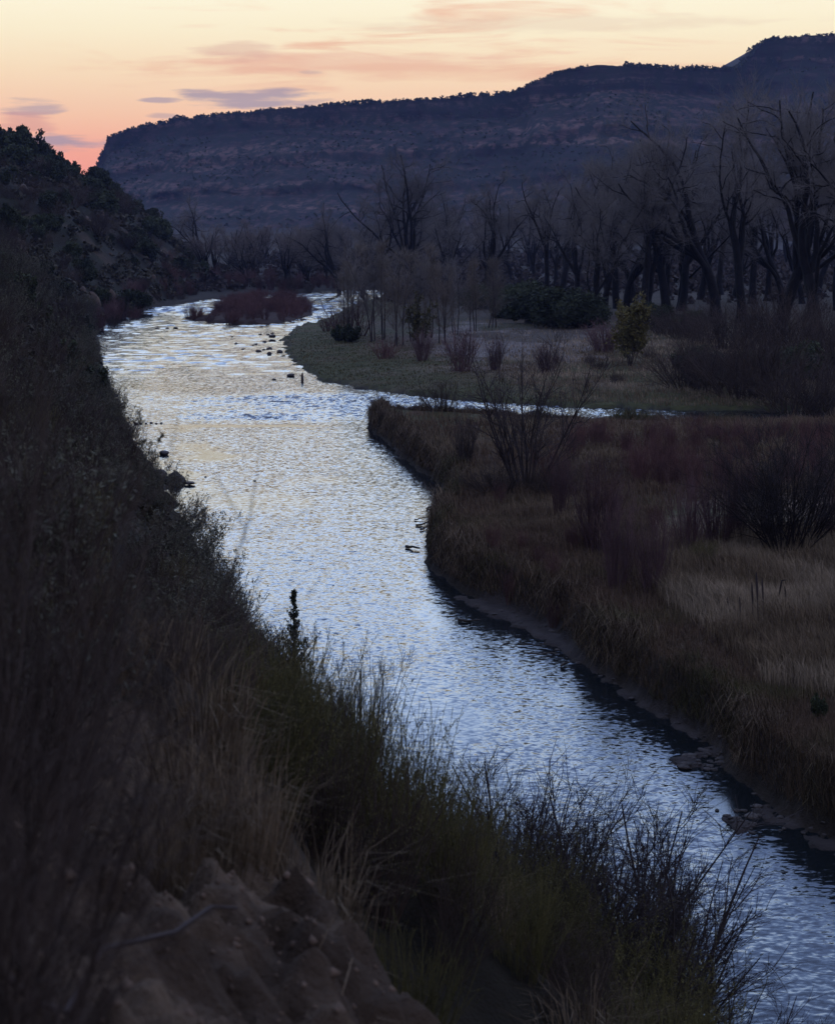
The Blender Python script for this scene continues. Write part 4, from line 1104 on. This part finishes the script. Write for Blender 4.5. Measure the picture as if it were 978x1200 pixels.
# ------------------------------------------------------------------ rocks, driftwood
RK_M = [rock_mesh(i, 'river_rock', M_ROCK) for i in range(4)]
def rock(name, mesh, x, y, z, sz, lab, grp=None, cat='rock', flat=1.0, rz=None):
    o = bpy.data.objects.new(name, mesh); COL.objects.link(o); o.location = (x, y, z)
    o.scale = (sz, sz * random.uniform(.7, 1.1), sz * flat); o.rotation_euler = (0, 0, random.uniform(0, 6.28) if rz is None else rz)
    return tag(o, lab, cat, grp)
r = np.random.default_rng(33)
CL = [(341, 441, 4.2, 'largest dark rock standing apart in the river near the green bank'), (328, 412.5, 3.4, 'dark rock closest to the green bank at the edge of the rock cluster'),
      (315, 415, 3.6, 'widest dark rock in the river rock cluster')]
for px, py, w, lab in CL:
    x, y = P(px, py); rock('river_rock', RK_M[r.integers(0, 4)], x, y, .05, 1.25 * w / F * y, lab, 'rocks in the upper river')
for px, py, w in [(315, 409, 2.6), (319, 400, 2.8), (319, 394.5, 3.2), (303, 412, 2.6), (300, 403.5, 1.5), (310, 401, 1.8), (284, 410, 1.8), (277, 403, 1.8), (272, 395, 1.5), (321, 445, 1.6), (305, 392.5, 1.6), (314, 392.5, 1.6), (320, 391, 1.8), (297, 405, 1.6), (309, 410, 1.5)]:
    x, y = P(px, py); rock('river_rock', RK_M[r.integers(0, 4)], x, y, .03, 1.5 * w / F * y, 'small dark rock in the cluster of river rocks', 'rocks in the upper river')
for px, py in [(185, 385), (196, 385), (205.5, 384.5)]:
    x, y = P(px, py); rock('river_rock', RK_M[r.integers(0, 4)], x, y, .03, 3.2 / F * y, 'low dark rock in the line of three below the island', 'line of three river rocks', flat=.7)
for px, py, w in [(166, 368, 2), (172, 369, 2.2), (178, 369, 2), (241, 361, 1.8), (248, 361, 2.4), (256, 359, 1.3)]:
    x, y = P(px, py); rock('river_rock', RK_M[r.integers(0, 4)], x, y, .03, w / F * y, 'tiny rock breaking the far water near the island', 'tiny far rocks', flat=.8)
for px, py, w in [(165, 497, 2.2), (171, 496.5, 1.8), (177, 496, 2.4), (183, 496.5, 1.6), (189, 496, 2.0), (159, 497, 2.4)]:
    x, y = P(px, py); rock('river_rock', RK_M[r.integers(0, 4)], x, y, .02, w / F * y, 'small stone in the row at the left end of the riffle', 'stones at the end of the riffle')
for px, py, w, lab, fl in [(192, 533, 6.5, 'rounded rock in the water just above the dark boulder', .9), (204, 566, 15, 'big dark boulder jutting from the left bank', 1.35), (222, 568, 8, 'flat rock ledge poking into the river under the boulder', .4), (186, 560, 12, 'dark boulder embedded in the left bank', 1.2)]:
    x, y = P(px, py); rock('boulder', RK_M[r.integers(0, 4)], x, y, .1, w / F * y, lab, None, 'boulder', fl)
for px, py, w, lab in [(298, 563.5, 3.0, 'drifting stick end showing in mid river'), ]:
    x, y = P(px, py); rock('river_rock', RK_M[1], x, y, .0, w / F * y, 'small low rock alone in mid river', None, flat=.6)
for px, py in [(241, 559), (314, 687), (652, 748), (609, 752)]:
    x, y = P(px, py); rock('river_rock', RK_M[2], x, y, 0.0, 2.2 / F * y, 'little stone just breaking the open water', 'little stones in open water')
# stones on the mud bars
k = 0
while k < 150:
    m_ = MUD[r.integers(0, 5)]; a_, b2 = m_.min(0), m_.max(0); x, y = r.uniform(a_[0] - .3, b2[0] + .3), r.uniform(a_[1] - .3, b2[1] + .3)
    dm, _ = poly_dist(np.array([x]), np.array([y]), m_[:, 0], m_[:, 1])
    if dm[0] < -.5: continue
    z = H(x, y)
    if z > .3 or z < -.15: continue
    rock('shore_stone', RK_M[k % 4], x, y, max(z, 0) + .01, math.exp(r.normal(-2.75, .5)), 'fist to head sized stone on the muddy edge below the cut bank', 'stones on the muddy edge', 'stone', .7); k += 1
def stick(px0, py0, px1, py1, rad, lab, grp='driftwood on the right bank', z0=.06, z1=.12):
    if rad > .032 and px0 < 520: px0 -= 9; px1 -= 7
    a_, c_ = P(px0, py0), P(px1, py1)
    n = 6; t = np.linspace(0, 1, n)[:, None]
    pts = (1 - t) * np.array([*a_, z0]) + t * np.array([*c_, z1]); pts[:, :2] += r.normal(size=(n, 2)) * .05; pts[:, 2] += r.normal(size=n) * .015
    twig('driftwood_stick', pts, rad, rad * .5, M_WOOD, lab, 'driftwood', grp)
stick(538, 729, 564, 731, .05, 'lone stick lying in the water off the muddy bar')
stick(508, 597, 522, 594, .06, 'stick poking from the bank at the yellow bend, highest of the group')
stick(494, 610, 508, 609, .035, 'thin stick afloat under the highest stick')
stick(497, 617, 514, 614, .05, 'forked snag at the waterline of the bend')
stick(500, 622, 509, 619, .05, 'short snag just below the forked snag')
stick(484, 642, 500, 645, .07, 'thick stick end jutting into the river below the bend')
stick(612, 757, 640, 760, .03, 'thin stick in the shallows by the mud')
stick(622, 768, 655, 771, .03, 'lower thin stick in the shallows by the mud')
stick(660, 782, 668, 778, .04, 'short stick on the end of the muddy bar')
x, y = P(354, 447)
st_ = Kit('snag_post', 'snag', [('snag_post', None)])
T = Tubes(); Pp = np.array([[[0, 0, -.3], [.02, 0, .2], [.0, .02, .55], [.05, 0, .8]], ], float); T.add(Pp, np.array([[.12, .13, .10, .05]]), 7)
Pb = np.array([[[0, 0, .4], [-.15, 0, .52], [-.26, 0, .5]]], float); T.add(Pb, np.array([[.05, .04, .02]]), 5)
V, Fc = T.arrays(); o = mk('snag_post', V, Fc, M_WOOD, loc=(x, y, 0)); tag(o, 'short dark snag standing upright in the shallows off the green bank', 'snag')
# fallen log under the grove
a_ = at_dist(768, 366, 212); c_ = at_dist(842, 368, 205)
za, zc = H(a_[0], a_[1]), H(c_[0], c_[1])
t = np.linspace(0, 1, 8)[:, None]
pts = (1 - t) * np.array([a_[0], a_[1], za + .8]) + t * np.array([c_[0], c_[1], zc + .9]); pts[:, 2] += np.sin(t[:, 0] * 5) * .12
twig('fallen_log', pts, .55, .38, M_BARK, 'dark fallen log lying across the foot of the cottonwood grove', 'log')
# sandstone boulders on the spur
SR = [rock_mesh(20 + i, 'sandstone_boulder', M_SAND, .5, 1.0) for i in range(3)]
for i in range(26):
    Yd = r.uniform(230, 370); d = r.uniform(3, 34); x = np.interp(Yd, LBY, LBX) - d
    rock('sandstone_boulder', SR[i % 3], x, Yd, H(x, Yd) - .25, r.uniform(.5, 1.3), 'pale sandstone boulder among junipers on the left hillside', 'sandstone boulders on the left hillside', 'boulder', r.uniform(.7, 1.7))
x, y, z = at_dist(22, 660, 8.0); x2 = -1.9
rock('pale_boulder', SR[0], -3.6, 15.5, H(-3.6, 15.5) + .1, .5, 'pale rounded rock half hidden behind blurred twigs', None, 'boulder', .7)

# road cut on the spur
pr = [(-63, 398), (-60, 402), (-56, 406), (-52, 412), (-49, 420)]
L_, R_ = [], []
for x, y in pr:
    z = max(H(x, y), H(x + 1.2, y - 2.0)) + .1
    L_.append((x, y, z)); R_.append((x + 1.2, y - 2.0, z - .05))
n = len(pr)
V = L_ + R_ + [(x, y, z - 1.5) for x, y, z in L_] + [(x, y, z - 1.5) for x, y, z in R_]
fs = []
for i in range(n - 1):
    fs += [(i, i + 1, n + i + 1, n + i), (n + i, n + i + 1, 3 * n + i + 1, 3 * n + i)]
road = mk('road', V, [np.array(fs)], M_ROAD); tag(road, kind='structure')

# ------------------------------------------------------------------ haze
import bmesh
bm = bmesh.new(); bmesh.ops.create_cube(bm, size=1)
for v in bm.verts: v.co = (v.co.x * 5000 + 200, v.co.y * 3600 + 1650, v.co.z * 250 + 117)
me = bpy.data.meshes.new('haze'); bm.to_mesh(me); bm.free()
hz_ = bpy.data.objects.new('haze', me); COL.objects.link(hz_); tag(hz_, kind='stuff')
m = bpy.data.materials.new('haze'); m.use_nodes = True; nt = m.node_tree; nt.nodes.clear()
out = nt.nodes.new('ShaderNodeOutputMaterial'); v = nt.nodes.new('ShaderNodeVolumePrincipled')
v.inputs['Color'].default_value = (.42, .53, 1.0, 1); v.inputs['Density'].default_value = .000066; v.inputs['Anisotropy'].default_value = 0
nt.links.new(v.outputs[0], out.inputs['Volume']); me.materials.append(m)
m.cycles.homogeneous_volume = True

# ------------------------------------------------------------------ sky
w = bpy.data.worlds.new('World'); SC.world = w; w.use_nodes = True; nt = w.node_tree; nt.nodes.clear()
N, Lk = nt.nodes.new, nt.links.new
out = N('ShaderNodeOutputWorld'); bg = N('ShaderNodeBackground'); Lk(bg.outputs[0], out.inputs[0])
tc = N('ShaderNodeTexCoord'); sx = N('ShaderNodeSeparateXYZ'); Lk(tc.outputs['Generated'], sx.inputs[0])
def math_(op, a, b_=None, c=None, clamp=False):
    n_ = N('ShaderNodeMath'); n_.operation = op; n_.use_clamp = clamp
    for i, v_ in enumerate((a, b_, c)):
        if v_ is None: continue
        if isinstance(v_, (int, float)): n_.inputs[i].default_value = v_
        else: Lk(v_, n_.inputs[i])
    return n_.outputs[0]
zc = math_('MAXIMUM', sx.outputs['Z'], 0.0)
zz = math_('SQRT', zc)
az = math_('ARCTAN2', sx.outputs['X'], sx.outputs['Y'])
def ramp(stops, fac):
    r2 = N('ShaderNodeValToRGB'); e_ = r2.color_ramp.elements
    r2.color_ramp.interpolation = 'EASE' if False else 'LINEAR'
    while len(e_) < len(stops): e_.new(.5)
    for k_, (p_, c_) in zip(e_, stops): k_.position = math.sqrt(p_); k_.color = (*c_, 1)
    Lk(fac, r2.inputs[0]); return r2.outputs[0]
front = ramp([(0, (1.0, .27, .20)), (.022, (1.05, .34, .22)), (.04, (1.08, .44, .25)), (.06, (1.10, .65, .36)), (.085, (1.08, .82, .50)), (.105, (1.08, .94, .63)), (.13, (1.10, 1.03, .76)),
              (.155, (1.36, 1.27, 1.0)), (.178, (1.85, 1.98, 2.05)), (.215, (2.25, 2.75, 3.5)), (.28, (1.6, 2.2, 3.4)), (.38, (.72, 1.1, 2.2)), (.6, (.58, .82, 1.6)), (1, (.56, .72, 1.25))], zz)
backr = ramp([(0, (.26, .24, .32)), (.08, (.40, .36, .46)), (.2, (.50, .52, .72)), (.5, (.52, .62, 1.0)), (1, (.50, .64, 1.10))], zz)
frm = N('ShaderNodeMapRange'); frm.interpolation_type = 'SMOOTHSTEP'
ca = math_('COSINE', math_('ADD', az, .15)); Lk(ca, frm.inputs['Value']); frm.inputs['From Min'].default_value = -.25; frm.inputs['From Max'].default_value = .92
mix = N('ShaderNodeMix'); mix.data_type = 'RGBA'; Lk(frm.outputs[0], mix.inputs['Factor']); Lk(backr, mix.inputs['A']); Lk(front, mix.inputs['B'])
cur = mix.outputs['Result']
# thin pink cloud veils and small slate clouds, in the direction of the afterglow
cv = N('ShaderNodeCombineXYZ'); Lk(math_('MULTIPLY', az, 9.0), cv.inputs[0]); Lk(math_('MULTIPLY', sx.outputs['Z'], 70.0), cv.inputs[1])
cn = N('ShaderNodeTexNoise'); cn.inputs['Scale'].default_value = 1.0; cn.inputs['Detail'].default_value = 7; cn.inputs['Roughness'].default_value = .55; cn.inputs['Distortion'].default_value = .8; Lk(cv.outputs[0], cn.inputs['Vector'])
cn2 = N('ShaderNodeTexNoise'); cn2.inputs['Scale'].default_value = 3.2; cn2.inputs['Detail'].default_value = 6; Lk(cv.outputs[0], cn2.inputs['Vector'])
def blend(fac, colr):
    global cur
    x_ = N('ShaderNodeMix'); x_.data_type = 'RGBA'
    Lk(fac, x_.inputs['Factor']); Lk(cur, x_.inputs['A']); x_.inputs['B'].default_value = (*colr, 1); cur = x_.outputs['Result']
def smin(v_, a_, b_):
    n_ = N('ShaderNodeMapRange'); n_.interpolation_type = 'SMOOTHSTEP'; Lk(v_, n_.inputs['Value']); n_.inputs['From Min'].default_value = a_; n_.inputs['From Max'].default_value = b_; return n_.outputs[0]
def spot(px, py, wpx, hpx, noise=1.2, soft=1.0):
    a0 = math.atan2(px - 489, F); z0 = (HOR - py) / F
    u = math_('DIVIDE', math_('SUBTRACT', az, a0), wpx / F); v_ = math_('DIVIDE', math_('SUBTRACT', sx.outputs['Z'], z0), hpx / F)
    rr2 = math_('ADD', math_('MULTIPLY', u, u), math_('MULTIPLY', v_, v_))
    rr2 = math_('ADD', rr2, math_('MULTIPLY', math_('SUBTRACT', cn2.outputs['Fac'], .5), noise * 4))
    return smin(math_('MULTIPLY', rr2, -1.0), -1.0 - soft, -.15)
veil = smin(cn.outputs['Fac'], .48, .72)
blend(math_('MULTIPLY', math_('MULTIPLY', veil, spot(520, 75, 330, 60, .6, 1.2)), .75), (.93, .47, .27))
blend(math_('MULTIPLY', spot(400, 82, 165, 11, 1.0, 1.2), .42), (.88, .40, .26))
blend(math_('MULTIPLY', spot(285, 70, 38, 9, 1.2), .40), (.72, .36, .27))
blend(math_('MULTIPLY', spot(600, 92, 260, 8, 1.0, 1.2), .35), (.92, .46, .26))
blend(math_('MULTIPLY', spot(640, 40, 190, 8, 1.2, 1.2), .30), (.80, .55, .38))
for px, py, wp, hp, k_ in ((300, 121, 66, 9, .95), (75, 171, 58, 7.5, .95), (197, 124.5, 20, 3, .8), (203, 141, 18, 3, .55), (50, 134, 30, 8, .7), (370, 92, 12, 2, .35)):
    blend(math_('MULTIPLY', spot(px, py, wp, hp, 1.6), k_ * .85), (.40, .32, .36))
blend(math_('MULTIPLY', spot(40, 150, 30, 10, 1.2), .45), (.70, .28, .22))
# soft high cloud far above, seen only in the water
hc = N('ShaderNodeTexNoise'); hc.inputs['Scale'].default_value = 2.4; hc.inputs['Detail'].default_value = 5; Lk(tc.outputs['Generated'], hc.inputs['Vector'])
blend(math_('MULTIPLY', math_('MULTIPLY', smin(hc.outputs['Fac'], .5, .7), smin(sx.outputs['Z'], .15, .3)), .3), (.75, .72, .70))
Lk(cur, bg.inputs['Color']); bg.inputs['Strength'].default_value = 1.0

# ------------------------------------------------------------------ camera and render settings
cam = bpy.data.cameras.new('camera'); co = bpy.data.objects.new('camera', cam); COL.objects.link(co)
co.location = (0, 0, CAM_H); co.rotation_euler = (math.pi / 2 - PITCH, 0, 0)
cam.sensor_fit = 'HORIZONTAL'; cam.sensor_width = 24; cam.lens = 50; cam.clip_start = .1; cam.clip_end = 8000
cam.dof.use_dof = True; cam.dof.focus_distance = 90; cam.dof.aperture_fstop = 2.8
SC.camera = co
SC.render.engine = 'CYCLES'
SC.view_settings.view_transform = 'Standard'; SC.view_settings.look = 'None'; SC.view_settings.gamma = 1; SC.view_settings.exposure = 0
cy = SC.cycles
cy.max_bounces = 4; cy.diffuse_bounces = 2; cy.glossy_bounces = 3; cy.transmission_bounces = 2; cy.volume_bounces = 0; cy.transparent_max_bounces = 4
cy.use_denoising = True; cy.caustics_reflective = False; cy.caustics_refractive = False
